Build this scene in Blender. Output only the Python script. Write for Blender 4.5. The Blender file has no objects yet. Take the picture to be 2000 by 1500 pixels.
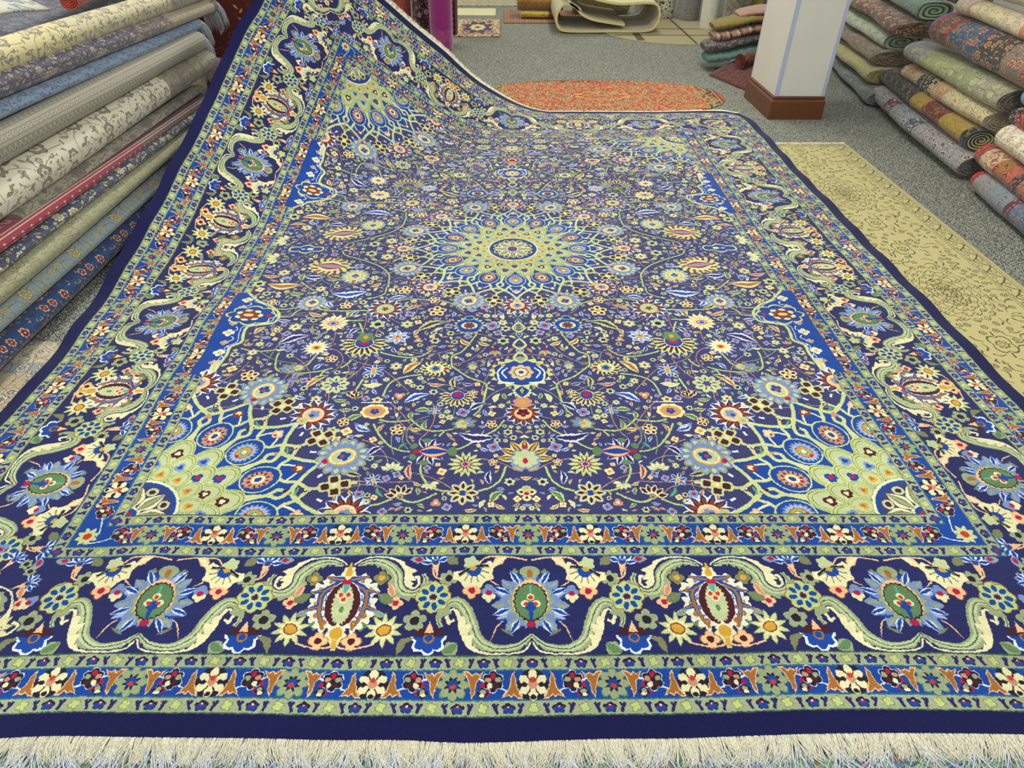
import bpy, bmesh
import numpy as np, math
HW,RL=1.6275,4.246
PX=.0013
NX,NY=int(round(HW/PX)),int(round(RL/2/PX))
PAL=dict(edge=(19,20,68),navy=(34,38,88),field=(56,58,104),royal=(20,66,150),sage=(148,160,120),green=(92,128,82),
 cream=(228,220,170),yg=(200,206,140),white=(222,228,240),peach=(236,186,134),ochre=(160,104,48),gold=(206,156,56),
 maroon=(70,26,34),crim=(172,24,62),red=(196,56,40),teal=(92,160,150),tline=(44,98,128),steel=(116,140,184),pale=(166,176,200),
 pinkb=(196,140,112),dark=(34,28,42),brown=(122,62,36),guard=(158,166,130),sagel=(186,196,146),ygm=(184,200,122),olive=(120,122,82),dgreen=(58,92,70))
PN=list(PAL);PI={k:i for i,k in enumerate(PN)}
class Canvas:
    def __init__(s,nx,ny,px,bg='field',seed=3,jit=.0011):
        s.nx,s.ny,s.px=nx,ny,px;s.a=np.full((ny,nx),PI[bg],np.uint8)
        r=np.random.RandomState(seed)
        def nz(k):
            g=r.rand(ny//k+3,nx//k+3).astype(np.float32)*2-1
            yi=np.arange(ny)/k;xi=np.arange(nx)/k;y0=yi.astype(int);x0=xi.astype(int);fy=(yi-y0)[:,None];fx=(xi-x0)[None]
            return (g[y0][:,x0]*(1-fy)*(1-fx)+g[y0+1][:,x0]*fy*(1-fx)+g[y0][:,x0+1]*(1-fy)*fx+g[y0+1][:,x0+1]*fy*fx)
        s.jx=(nz(3)*jit*1.3).astype(np.float32);s.jy=(nz(3)*jit*1.3).astype(np.float32)
    def win(s,x0,y0,x1,y1):
        i0=max(int(x0/s.px)-3,0);i1=min(int(x1/s.px)+4,s.nx);j0=max(int(y0/s.px)-3,0);j1=min(int(y1/s.px)+4,s.ny)
        if i0>=i1 or j0>=j1: return None
        X=(np.arange(i0,i1)+.5)[None]*s.px+s.jx[j0:j1,i0:i1];Y=(np.arange(j0,j1)+.5)[:,None]*s.px+s.jy[j0:j1,i0:i1]
        return (slice(j0,j1),slice(i0,i1)),X,Y
    def put(s,sl,m,col):
        v=s.a[sl];v[m]=PI[col]
    def poly(s,P,col):
        P=np.asarray(P);w=s.win(P[:,0].min(),P[:,1].min(),P[:,0].max(),P[:,1].max())
        if w is None: return
        sl,X,Y=w;m=np.zeros(X.shape,bool);n=len(P)
        for k in range(n):
            x0,y0=P[k];x1,y1=P[(k+1)%n]
            if y0==y1: continue
            m^=((y0>Y)!=(y1>Y))&(X<(x1-x0)*(Y-y0)/(y1-y0)+x0)
        s.put(sl,m,col)
    def polar(s,cx,cy,R,fn,col,rot=0,sx=1,sy=1):
        e=R*1.3*max(sx,sy);w=s.win(cx-e,cy-e,cx+e,cy+e)
        if w is None: return
        sl,X,Y=w;c_,s_=math.cos(rot),math.sin(rot)
        dx=X-cx;dy=Y-cy;a=(dx*c_+dy*s_)/sx;b=(-dx*s_+dy*c_)/sy
        th=np.arctan2(a,b);rr=np.hypot(a,b)
        s.put(sl,rr<R*fn(th),col)
    def rect(s,x0,y0,x1,y1,col):
        w=s.win(x0,y0,x1,y1)
        if w is None:return
        sl,X,Y=w;s.put(sl,(X>=x0)&(X<x1)&(Y>=y0)&(Y<y1),col)
    def stroke(s,P,w0,col,w1=None,ser=0,sern=0,side=0):
        P=spline(P);n=len(P);d=np.gradient(P,axis=0);L=np.hypot(d[:,0],d[:,1])+1e-9;N=np.stack([-d[:,1]/L,d[:,0]/L],1)
        t=np.linspace(0,1,n)
        if callable(w0): W=np.array([w0(a) for a in t])
        else: W=w0+((w1 if w1 is not None else w0)-w0)*t
        Wl=W.copy();Wr=W.copy()
        if ser:
            ph=(t*sern)%1;sw=ser*(ph)*(W/W.max())**(2 if ser>.015 else 1)
            if side>=0: Wl=Wl+sw
            if side<=0: Wr=Wr+sw
        s.poly(np.concatenate([P+N*Wl[:,None],(P-N*Wr[:,None])[::-1]]),col)
def spline(P,k=None):
    P=np.asarray(P,float)
    if len(P)<3: 
        t=np.linspace(0,1,12)[:,None];return P[0]*(1-t)+P[-1]*t
    Q=np.vstack([2*P[0]-P[1],P,2*P[-1]-P[-2]]);o=[]
    m=14
    for i in range(1,len(Q)-2):
        t=np.linspace(0,1,m,endpoint=False)[:,None];p0,p1,p2,p3=Q[i-1:i+3]
        o.append(.5*((2*p1)+(-p0+p2)*t+(2*p0-5*p1+4*p2-p3)*t*t+(-p0+3*p1-3*p2+p3)*t**3))
    o.append(P[-1:]);return np.vstack(o)
one=lambda t:1.+0*t
def lob(n,a,ph=0): return lambda t:1-a+a*np.abs(np.cos((t-ph)*n/2))
def pet(n,a,ph=0): return lambda t:1-a*np.abs(np.sin((t-ph)*n/2))**.7
def spike(n,a,ph=0): return lambda t:1-a*(1-np.abs(1-2*(((t-ph)*n/(2*np.pi)+.5)%1)))**1.0
def tear(k=.5): return lambda t:(1-k*.5)+k*.5*np.cos(t)**3
class F:  # local frame: +y = tip
    def __init__(s,c,x,y,sc=1,rot=0,mir=1): s.c,s.x,s.y,s.sc,s.r,s.m=c,x,y,sc,math.radians(rot),mir
    def T(s,p):
        p=np.asarray(p,float)*s.sc;a=p[...,0]*s.m;b=p[...,1];c,n=math.cos(s.r),math.sin(s.r)
        return np.stack([s.x+a*c+b*n,s.y-a*n+b*c],-1)
    def pol(s,x,y,R,fn,col,rot=0,sx=1,sy=1):
        q=s.T((x,y));s.c.polar(q[0],q[1],R*s.sc,fn,col,-(s.r+math.radians(rot)*s.m),sx,sy)
    def poly(s,P,col): s.c.poly(s.T(P),col)
    def st(s,P,w,col,w1=None,**k):
        f=(lambda a:w(a)*s.sc) if callable(w) else w*s.sc
        if 'ser' in k:k['ser']*=s.sc
        if s.m<0 and 'side' in k:k['side']=-k['side']
        s.c.stroke(s.T(P),f,col,None if w1 is None else w1*s.sc,**k)
    def ell(s,x,y,rx,ry,col,rot=0): s.pol(x,y,1,one,col,rot,rx,ry)
    def sub(s,x,y,sc=1,rot=0,mir=1):
        q=s.T((x,y));return F(s.c,q[0],q[1],s.sc*sc,math.degrees(s.r)+rot*s.m,s.m*mir)
def leaf(f,ly,w,cols,bend=.0,ser=0,n=6):
    P=[(0,-ly),(bend*.7,-ly*.3),(bend,ly*.2),(0,ly)]
    k=1.
    for c in cols:
        f.st(P,(lambda a,k=k:w*k*math.sin(math.pi*min(max(a,.02),.98))**.8),c,ser=ser*k if ser else 0,sern=n) if ser else f.st(P,(lambda a,k=k:w*k*math.sin(math.pi*min(max(a,.02),.98))**.8),c)
        k*=.52
def ring(f,R,n,rad,fn): 
    for k in range(n): fn(f.sub(R*math.sin(2*math.pi*k/n),R*math.cos(2*math.pi*k/n),rad,360*k/n))
def pal_green(f):   # pod ~ radius .05; tip up, base (crimson) down ; unit metres
    for k in range(-6,7):
        a=k*23.;L=.098-.0007*abs(k)**1.2*4
        g=f.sub(0,-.005,1,a);leaf(g.sub(.004,.062),.034,.0185,['royal','steel','pale'] if k%2 else ['steel','steel','sage'],ser=.006,n=4)
    f.pol(0,.0,.075,spike(16,.28),'steel',0,.95,1.0);f.pol(0,.0,.066,spike(14,.2),'sage',0,.9,1.)
    for a in (-150,-112,-68,-30,30,68,112,150):
        g=f.sub(0,0,1,a);leaf(g.sub(0,.078),.024,.0085,['white','royal'])
    f.pol(0,0,.062,tear(.25),'peach',0,.84,1);f.pol(0,0,.055,spike(22,.08),'dark',0,.8,1);f.pol(0,0,.051,spike(22,.08),'green',0,.8,1)
    f.st([(0,.045),(0,.018)],.003,'teal');
    for x,y in ((0,.012),(-.014,-.006),(.014,-.006)): f.ell(x,y,.010,.010,'cream')
    for x,y in ((0,.010),(-.012,-.007),(.012,-.007)): f.ell(x,y,.0058,.0058,'red')
    f.st([(0,-.002),(0,-.05)],.007,'royal',.004);f.st([(-.012,-.014),(0,-.022),(.012,-.014)],.005,'royal');f.ell(0,-.061,.011,.009,'crim')
    f.ell(0,.086,.026,.018,'sage');f.ell(0,.08,.008,.013,'ochre')
def pal_light(f):  # crimson at top(+y), gold at bottom
    for sx in (-1,1):
        g=F(f.c,f.x,f.y,f.sc,math.degrees(f.r),f.m*sx)
        for (x,y,r) in ((.036,.058,50),(.06,.036,65),(.06,.0,90),(.055,-.03,110),(.036,-.05,150)):
            h=g.sub(x,y,1,r);h.pol(0,0,.024,spike(5,.4),'white');h.pol(0,0,.0205,spike(5,.4),'cream');h.ell(0,-.002,.008,.008,'ochre')
        for off,cl,w in ((0,'white',.0125),(0,'royal',.0095),(0,'ochre',.0025)):
            g.st([(0,.062),(.03,.066),(.052,.072)],w,cl,.003);g.st([(.004,.058),(.05,.03),(.05,-.02),(.032,-.065)],w*1.05,cl,.004)
            g.st([(.045,.035),(.082,.03)],w*.8,cl,.002);g.st([(.05,-.005),(.085,-.018)],w*.8,cl,.002);g.st([(.0,-.06),(.026,-.082)],w*.8,cl,.002)
    f.pol(0,0,.058,one,'white',0,.73,1.02);f.pol(0,0,.056,one,'maroon',0,.72,1.02);f.pol(0,0,.052,spike(26,.14),'sagel',0,.5,1.05)
    f.ell(0,.058,.011,.01,'crim');f.st([(0,.052),(0,.03)],.008,'teal',.004)
    for x,y in ((0,.01),(-.01,.024),(.01,.024)): f.ell(x,y,.0085,.0085,'cream')
    for x,y in ((0,.012),(-.009,.024),(.009,.024)): f.ell(x,y,.0055,.0055,'red')
    f.ell(0,-.014,.005,.009,'green')
    f.pol(0,-.074,.026,spike(7,.3),'cream',180);f.ell(0,-.074,.014,.016,'gold');f.st([(0,-.088),(0,-.116)],.013,'yg',.004);f.st([(0,-.09),(0,-.112)],.005,'gold')
    f.pol(0,.082,.02,spike(5,.3),'cream');f.ell(0,.082,.009,.01,'gold');f.st([(0,.09),(0,.112)],.006,'gold',.002)
def rosette8(f,R=.041):
    f.pol(0,0,R*1.06,lob(8,.16),'ochre');f.pol(0,0,R,lob(8,.16),'ygm')
    for k in range(8):
        g=f.sub(0,0,1,k*45+10);g.ell(0,R*.6,R*.15,R*.24,'royal')
    f.pol(0,0,R*.34,spike(9,.45),'white');f.pol(0,0,R*.26,spike(9,.45),'maroon')
def fan(f,R=.042,a='cream',b='royal'):
    f.pol(0,0,R,lambda t:(1-.22*np.abs(np.sin(t*4.5)))*(np.abs(t)<1.75)+.35,a);
    for k in range(-3,4): f.sub(0,0,1,k*26).st([(0,R*.45),(0,R*.95)],R*.035,'olive')
    f.pol(0,0,R*.55,spike(9,.3),'sagel' if b!='maroon' else 'peach');f.pol(0,R*.1,R*.42,lambda t:(np.abs(t)<1.9)*1.,b);f.st([(-R*.9,R*.1),(-R*.2,-R*.1),(R*.2,-R*.1),(R*.9,R*.1)],R*.07,'dark')
    f.pol(0,-R*.45,R*.5,spike(5,.3),'sagel',180);f.ell(0,0,R*.2,R*.16,'gold')
def bluelily(f,R=.035):
    for k in range(-2,3):
        g=f.sub(0,0,1,k*38);leaf(g.sub(0,R*.65),R*.42,R*.24,['white','royal'])
    f.poly([(-R*.3,0),(0,-R*1.3),(R*.3,0),(0,R*.3)],'peach');f.ell(0,0,R*.22,R*.2,'royal')
def bluefan(f,R=.032):
    f.pol(0,0,R*1.1,lambda t:lob(7,.25)(t)*(np.abs(t)<1.7)+.2,'white');f.pol(0,0,R,lambda t:lob(7,.25)(t)*(np.abs(t)<1.7)+.1,'royal')
    f.pol(0,0,R*.4,one,'ochre');f.ell(0,0,R*.25,R*.25,'royal')
    f.poly([(-R*1.3,-R*.2),(-R*.6,-R*.75),(R*.6,-R*.75),(R*1.3,-R*.2),(0,-R*.3)],'maroon');f.poly([(-R*.3,-R*.4),(0,-R*1.3),(R*.35,-R*.4)],'peach')
def sunf(f,R=.042,a='yg',c='gold'):
    f.pol(0,0,R*1.08,spike(10,.5),'olive');f.pol(0,0,R,spike(10,.5),a);f.pol(0,0,R*.6,spike(10,.3),'cream')
    f.ell(0,0,R*.4,R*.34,'brown');f.ell(0,0,R*.33,R*.27,c)
def smallf(f,R,a,b,n=5,o=None):
    if o: f.pol(0,0,R*1.15,lob(n,.35),o)
    f.pol(0,0,R,lob(n,.35),a);f.ell(0,0,R*.38,R*.38,b)
def bud(f,R,a='steel',b='cream',c='crim'):
    f.pol(0,R*.3,R*.8,lob(3,.3),a);f.pol(0,-R*.4,R*.7,lob(4,.3),b);f.ell(0,0,R*.35,R*.3,c)
def scroll(f,pc,ps,wc=.0085):
    # navy outline, sage feather, cream acanthus
    wf=lambda m:(lambda a:.004+(m)*math.sin(math.pi*min(1,a*1.05))**1.2)
    f.st(ps,wf(.011),'sage',ser=.013,sern=15,side=-1);f.st(ps,wf(.0045),'sagel')
    f.st(ps,.0012,'dgreen')
    cr=lambda e:(lambda a:.0020+e+(wc*.72)*(math.exp(-((a-.5)/.13)**2)+.25*math.exp(-((a-.88)/.1)**2)))
    f.st(pc,cr(.003),'navy');f.st(pc,cr(0),'cream',ser=.019,sern=13,side=1)
def border_cell(f,lim=1.01,corner=False):
    """f local: x from green centre (0) to light centre (.438), y from outer (0) to inner (.262)"""
    Z=lambda x,y:((1795-x)/1250*.438,((770-y)/655)**1.06*.262 if y<770 else 0)
    ok=lambda x:(1795-x)/1250<lim
    pc=[Z(*p) for p in [(1795,672),(1740,738),(1600,758),(1480,748),(1400,705),(1355,610),(1330,540),(1290,478),(1248,505),(1262,556),(1295,540)]]
    ps=[Z(*p) for p in [(1795,640),(1700,705),(1560,722),(1450,660),(1405,560),(1365,480),(1310,430),(1235,450),(1190,530),(1210,590)]]
    scroll(f,pc,ps)
    if lim>.9:
        pc=[Z(*p) for p in [(575,182),(650,140),(760,128),(870,150),(950,225),(960,300),(1000,338),(1040,310),(1030,262),(1000,262)]]
        ps=[Z(*p) for p in [(600,185),(700,158),(800,178),(880,240),(905,320),(960,365),(1050,352),(1085,290),(1060,240)]]
        g=f; 
        wf=lambda m:(lambda a:.004+(m)*math.sin(math.pi*min(1,a*1.05))**1.2)
        g.st(ps,wf(.011),'sage',ser=.012,sern=15,side=1);g.st(ps,wf(.0045),'sagel');g.st(ps,.0012,'dgreen')
        cr=lambda e:(lambda a:.0020+e+.0062*(math.exp(-((a-.5)/.13)**2)+.25*math.exp(-((a-.88)/.1)**2)))
        g.st(pc,cr(.003),'navy');g.st(pc,cr(0),'cream',ser=.018,sern=13,side=-1)
    f.st([Z(*p) for p in [(1090,300),(1120,350),(1145,395),(1200,450),(1230,520)]],.012,'sage',ser=.008,sern=6)
    f.st([Z(*p) for p in [(1780,150),(1650,130),(1500,135),(1430,190),(1300,270),(1160,270),(1120,200)]],.0022,'peach')
    f.st([Z(*p) for p in [(930,290),(1000,560),(1150,600),(1200,745),(1290,740)]],.0,'peach')
    S=lambda x,y,s=1,r=0:f.sub(*Z(x,y),s,r)
    rosette8(S(1145,395));
    for (x,y,R,a,b,n,o) in [(1240,275,.023,'sage','dark',6,None),(1400,360,.021,'peach','crim',4,'brown'),(1040,545,.028,'sage','dark',5,None),
        (900,430,.018,'peach','crim',4,None),(1360,50,.001,'sage','dark',4,None),(1690,235,.01,'olive','teal',4,None),(780,270,.02,'olive','gold',4,'dark'),(700,570,.014,'green','olive',4,None)]:
        if ok(x): smallf(S(x,y),R,a,b,n,o)
    fan(S(1405,215,1,200));bluelily(S(1140,165,1,10));bud(S(1515,375),.022);bluefan(S(1140,655,1,180))
    for (x,y,l,w,cs,r,b) in [(1590,165,.022,.012,['peach','cream'],-50,.004),(1270,145,.018,.013,['olive'],30,.006),(1275,715,.02,.018,['sage','green','green'],120,.004),
        (1000,705,.026,.009,['olive'],-40,.012),(830,400,.022,.014,['green','olive'],60,0),(790,495,.024,.008,['pinkb','teal'],70,0),(1010,140,.018,.012,['steel','sage'],90,0),(1020,140,.01,.006,['crim'],90,0),(690,370,.018,.012,['green','olive'],-30,0),(1560,290,.02,.002,['peach'],30,.01),(1590,600,.035,.002,['peach'],-35,.008),(860,350,.02,.01,['peach','pinkb'],20,0),(1640,620,.018,.004,['olive'],60,0)]:
        if ok(x): leaf(S(x,y,1,r),l,w,cs,b)
    if lim>.6: sunf(S(850,600,1,20))
    if lim>.8: smallf(S(655,670,1,0),.021,'peach','maroon',4,'ochre');f.st([Z(*p) for p in [(800,690),(650,720),(520,690)]],.002,'peach')
def ribbon(c,kind,m0,m1,along,ax,length,start):
    """guard strip between depth m0..m1 from outer edge; ax=0 along x (front) at y=depth, ax=1 along y"""
    mid=(m0+m1)/2;h=(m1-m0)
    def fr(s,mir=1,rot=0): 
        return F(c,s,mid,1,rot,mir) if ax==0 else F(c,HW-mid,s,1,-90+rot,mir)
    return fr,h
def paint():
    c=Canvas(NX,NY,PX)
    d=[0,.045,.079,.141,.173,.434,.466,.535,.568]
    # corner-aware concentric rects in quadrant coords: x from centre (0) to HW edge ; y from 0 edge to RL/2
    def rct(dep,col): c.rect(-1,dep,HW-dep,9,col)
    c.rect(-1,-1,9,9,'edge')
    for dep,col in ((.045,'dgreen'),(.048,'guard'),(.077,'tline'),(.0805,'royal'),(.139,'tline'),(.1425,'guard'),(.171,'dgreen'),(.1745,'navy'),(.432,'tline'),(.436,'guard'),(.465,'tline'),(.469,'royal'),(.533,'tline'),(.537,'guard'),(.566,'dgreen'),(.569,'field')): rct(dep,col)
    # guards
    for gi,dep in enumerate((.0625,.157,.4505,.5515)):
        for ax in (0,1):
            L=(HW if ax==0 else RL/2)
            per=.105;n=int(round((L-dep)/(per/2)))
            st=(L-dep)/n
            for k in range(0,n+1):
                # position measured from centre line
                s=k*st
                for q in (0,):
                    if ax==0: f=F(c,s,dep,1,0)
                    else: f=F(c,HW-dep,RL/2-s,1,-90)
                    if k==n: f=f;smallf(f,.013,'royal','crim',4,'dark');continue
                    if k%2==(gi%2): f.pol(0,0,.0125,lob(4,.45,.4),'olive');f.pol(0,0,.0105,lob(4,.45,.4),'ygm')
                    else:
                        f.pol(0,-.001,.0125,lob(5,.25),'dark',0,1.15,.9);f.pol(0,-.003,.010,lob(5,.25),'royal',0,1.15,.8);f.ell(0,.001,.0045,.003,'crim');f.ell(0,.003,.002,.002,'white')
                    # Y leaf between
                    if ax==0: g=F(c,s+st/2,dep,1,0,1 if k%2 else -1)
                    else: g=F(c,HW-dep,RL/2-s-st/2,1,-90,1 if k%2 else -1)
                    g.st([(-.004,-.011),(0,0),(.005,.009)],.0032,'navy');g.st([(0,0),(-.005,.009)],.0025,'navy')
    # blue bands
    for dep,ph in ((.110,0),(.501,1)):
        for ax in (0,1):
            L=(HW if ax==0 else RL/2);n=int(round((L-dep)/.168));st=(L-dep)/n
            FR=lambda s,rot=0,mir=1:(F(c,s,dep,1,rot,mir) if ax==0 else F(c,HW-dep,RL/2-s,1,-90+rot,mir))
            for k in range(0,n):
                up=1 if (k+ph)%2 else -1
                # vine white
                v=[(k*st+a*st,up*.024*math.cos(math.pi*a)) for a in np.linspace(0,1,9)]
                f=FR(0);f.st(v,.0018,'white') if ax==0 else F(c,HW-dep,RL/2,1,-90,-1).st([(a if True else a,b) for a,b in v],.0018,'white')
            for k in range(0,n+1):
                A=(k+ph)%2==0
                if k==n:
                    f=FR(k*st,45);f.pol(0,0,.03,spike(8,.4),'yg');f.ell(0,0,.01,.01,'red');continue
                f=FR(k*st)
                if A:
                    f.pol(0,0,.034,lob(6,.25,.5),'dark');f.pol(0,0,.0325,lob(6,.42),'cream');[f.sub(0,0,1,60*q+30).st([(0,.010),(0,.026)],.0014,'dark') for q in range(6)];f.ell(0,.002,.009,.011,'pinkb');f.ell(0,.009,.006,.006,'red')
                    f.ell(.018,.0,.006,.005,'dark');f.ell(-.018,.0,.006,.005,'dark');f.ell(0,-.025,.006,.005,'dark')
                else:
                    f.pol(0,0,.036,lob(8,.3),'green');f.pol(0,0,.033,lob(8,.3),'sage');f.pol(0,0,.019,spike(8,.55),'dark');f.ell(0,0,.011,.010,'royal');f.ell(0,-.004,.0065,.005,'red')
                for sg in (-1,1):
                    if k==n or (k==0 and False): continue
                    # ochre leaf near flower
                    o=FR(k*st+sg*.042,0,sg);y=1 if not A else -1
                    L1=[(-.007,-.026*y),(.0,-.004*y),(.006,.022*y)]
                    o.poly([(-.022,.029*y),(-.012,.012*y),(-.007,-.004*y),(-.003,-.029*y),(.004,-.020*y),(.008,.006*y),(.015,.014*y),(.024,.028*y),(.011,.022*y),(.004,.027*y),(-.002,.021*y),(-.010,.029*y)],'peach')
                    o.poly([(-.018,.0265*y),(-.009,.012*y),(-.005,-.004*y),(-.002,-.024*y),(.003,-.016*y),(.006,.006*y),(.012,.014*y),(.019,.025*y),(.010,.019*y),(.004,.023*y),(-.002,.017*y),(-.009,.025*y)],'ochre')
                if k<n:
                    m=FR((k+.5)*st,0,1 if A else -1)
                    m.pol(0,.007,.0245,lob(6,.25),'white');m.pol(0,.007,.0225,lob(6,.25),'dark')
                    for a,cc in ((0,'crim'),(72,'pinkb'),(144,'cream'),(216,'maroon'),(288,'sage')): m.sub(0,.007,1,a).ell(0,.0115,.0055,.0068,cc)
                    m.ell(.022,-.002,.005,.006,'crim');m.ell(.011,-.018,.005,.006,'crim');m.pol(.022,-.018,.0115,lob(4,.3),'dark');m.ell(.021,-.015,.006,.005,'sage');m.ell(.023,-.022,.006,.004,'cream')
    # main border
    keep2=c.a.copy()
    cw=.436
    def cellx(x0,mir,lim=1.01): border_cell(F(c,x0,.1725,1,0,mir),lim)
    def celly(v0,mir,lim=1.01): # outer edge at right: local y -> -x ; local x -> +/-v
        border_cell(F(c,HW-.1725,v0,1,-90,mir),lim)
    gx=.8725;gy=.69
    celly(gy,-1,.75);cellx(gx,1,.75)
    cellx(0,1);cellx(0,-1);cellx(gx,-1)
    celly(gy,1);celly(gy+.8325,-1)
    celly(gy+.8325,1);celly(2.392,-1)
    # corner diag
    cc_=F(c,HW-.315,.315,1,135)
    def at(x,v,rot,fn,*a): fn(F(c,x,v,1,rot),*a)
    dm=.305
    for x in (0,gx): pal_green(F(c,x,dm,.94,0))
    pal_light(F(c,.4365,dm-.004,1.0,0))
    for v in (gy,gy+.8325): pal_green(F(c,HW-dm,v,.94,-90))
    for v in (gy+.412,gy+.8325+.42): pal_light(F(c,HW-dm,v,1.,-90))
    f=F(c,HW-.28,.28,1,-45)
    for sx in (1,-1):
        g=F(c,HW-.2,.2,1,-45,sx)
        Q=[(0,.205),(.05,.215),(.09,.185),(.112,.14),(.145,.15),(.155,.19)]
        g.st(Q,lambda a:.004+.011*math.sin(math.pi*a),'sage',ser=.012,sern=12,side=1);g.st(Q,.0045,'sagel')
        cr=lambda e:(lambda a:.0020+e+.0062*(math.exp(-((a-.5)/.15)**2)+.2*math.exp(-((a-.9)/.1)**2)))
        P=[(0,.222),(.05,.24),(.1,.225),(.135,.185),(.165,.2),(.16,.225),(.14,.22)]
        g.st(P,cr(.003),'navy');g.st(P,cr(0),'cream',ser=.017,sern=9,side=1)
        bluelily(g.sub(.05,.275,.8,20));smallf(g.sub(.125,.115),.022,'peach','maroon',4);bud(g.sub(.11,.26),.02);smallf(g.sub(.015,.29),.016,'sage','dark',6);smallf(g.sub(.02,0),.013,'sage','crim',5)
    pal_light(F(c,HW-.27,.27,.9,-45))
    mk=np.ones((NY,NX),bool);i0=int(round((HW-.432)/PX));i1=int(round((HW-.1745)/PX));j0=int(.1745/PX);j1=int(.432/PX)
    mk[j0:,:i1]=False;mk[j1:,:i0]=True;c.a[mk]=keep2[mk]
    # field
    for P in VIN: c.stroke([(x+.02,y) for x,y in P],.0042,'dgreen');c.stroke([(x+.02,y) for x,y in P],.0030,'ygm')
    rs=np.random.RandomState(5)
    for k in range(110):
        x,y,a=rs.rand()*1.05,.6+rs.rand()*1.5,rs.rand()*6.28;P=[];cv=(rs.rand()-.5)*1.6
        for q in range(6): P.append((x,y));x+=.035*math.cos(a);y+=.035*math.sin(a);a+=cv*.6
        if all(p[0]<HW-.575 and p[1]>.575 for p in P): c.stroke(P,.0014,'pinkb' if k%3 else 'sage')
    X0=HW-.568
    # scalloped side band
    S=[(x+.02,y) for x,y in SCAL];S=[(X0+.01,S[0][1]+.02)]+S[1:]
    P=list(spline(S))+[(X0+.05,1.19),(X0+.05,1.74)]
    c.poly(P,'royal');c.stroke(S,.007,'dgreen');c.stroke(S,.0055,'yg');c.stroke(S,.0,'white')
    c.stroke([(x+.016,y) for x,y in S[1:]],.0016,'white')
    for k in range(9):
        fq=F(c,X0-.004,1.2+k*.06,1,-90);smallf(fq,.013 if k%2 else .019,'pinkb' if k%2 else 'cream','gold',4,'white')
        c.stroke([(X0-.002,1.2+k*.06),(X0-.03,1.22+k*.06),(X0-.02,1.24+k*.06)],.002,'white')
    for q in range(5): c.stroke([(.93+.01*q,1.52+.02*q),(.945+.01*q,1.54+.02*q),(.96+.012*q,1.53+.02*q)],.0018,'white')
    for t,x,y,h,r in MOT:
        x+=.02
        if abs(x)<.03 and t in('lotus','trefoil','bowl','cart','heart','diam'): x=0
        if x<-.02: continue
        motif(F(c,x,y,h/.05,r),t)
    for yy in (1.36,1.47,1.28): c.stroke([(0.0,yy-.03),(.022,yy),(.0,yy+.04)],.0045,'yg')
    f=F(c,.0,1.575,1,0);leaf(f,.03,.02,['yg','royal'])
    # filler
    occ=None
    fills=['leafo','leafw','leafg','dot','leafs','leafr','rdot','leafy','dot2','bud','leafw']
    for it in range(16000):
        x=rs.rand()*X0;y=.58+rs.rand()*(RL/2-.58);h=rs.choice([.013,.017,.021,.028] if it<6000 else [.009,.012,.015])
        i=int(x/PX);j=int(y/PX);q=int(h*(1.1 if it<6000 else .95)/PX)
        w=c.a[max(j-q,0):j+q,max(i-q,0):i+q]
        if (w!=PI['field']).mean()>.04: continue
        if math.hypot(x,y-RL/2)<.47 or math.hypot(x-X0,y-.568)<.53: continue
        motif(F(c,x,y,h/.05,rs.rand()*360),fills[rs.randint(len(fills))])
    keep=c.a.copy();medallion(F(c,0,RL/2,1,0),1.0);medallion(F(c,X0,.568,1.165,0),1.0,True)
    i=int(round(X0/PX));j=int(round(.569/PX));c.a[:,i:]=keep[:,i:];c.a[:j]=keep[:j]
    return c
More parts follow.
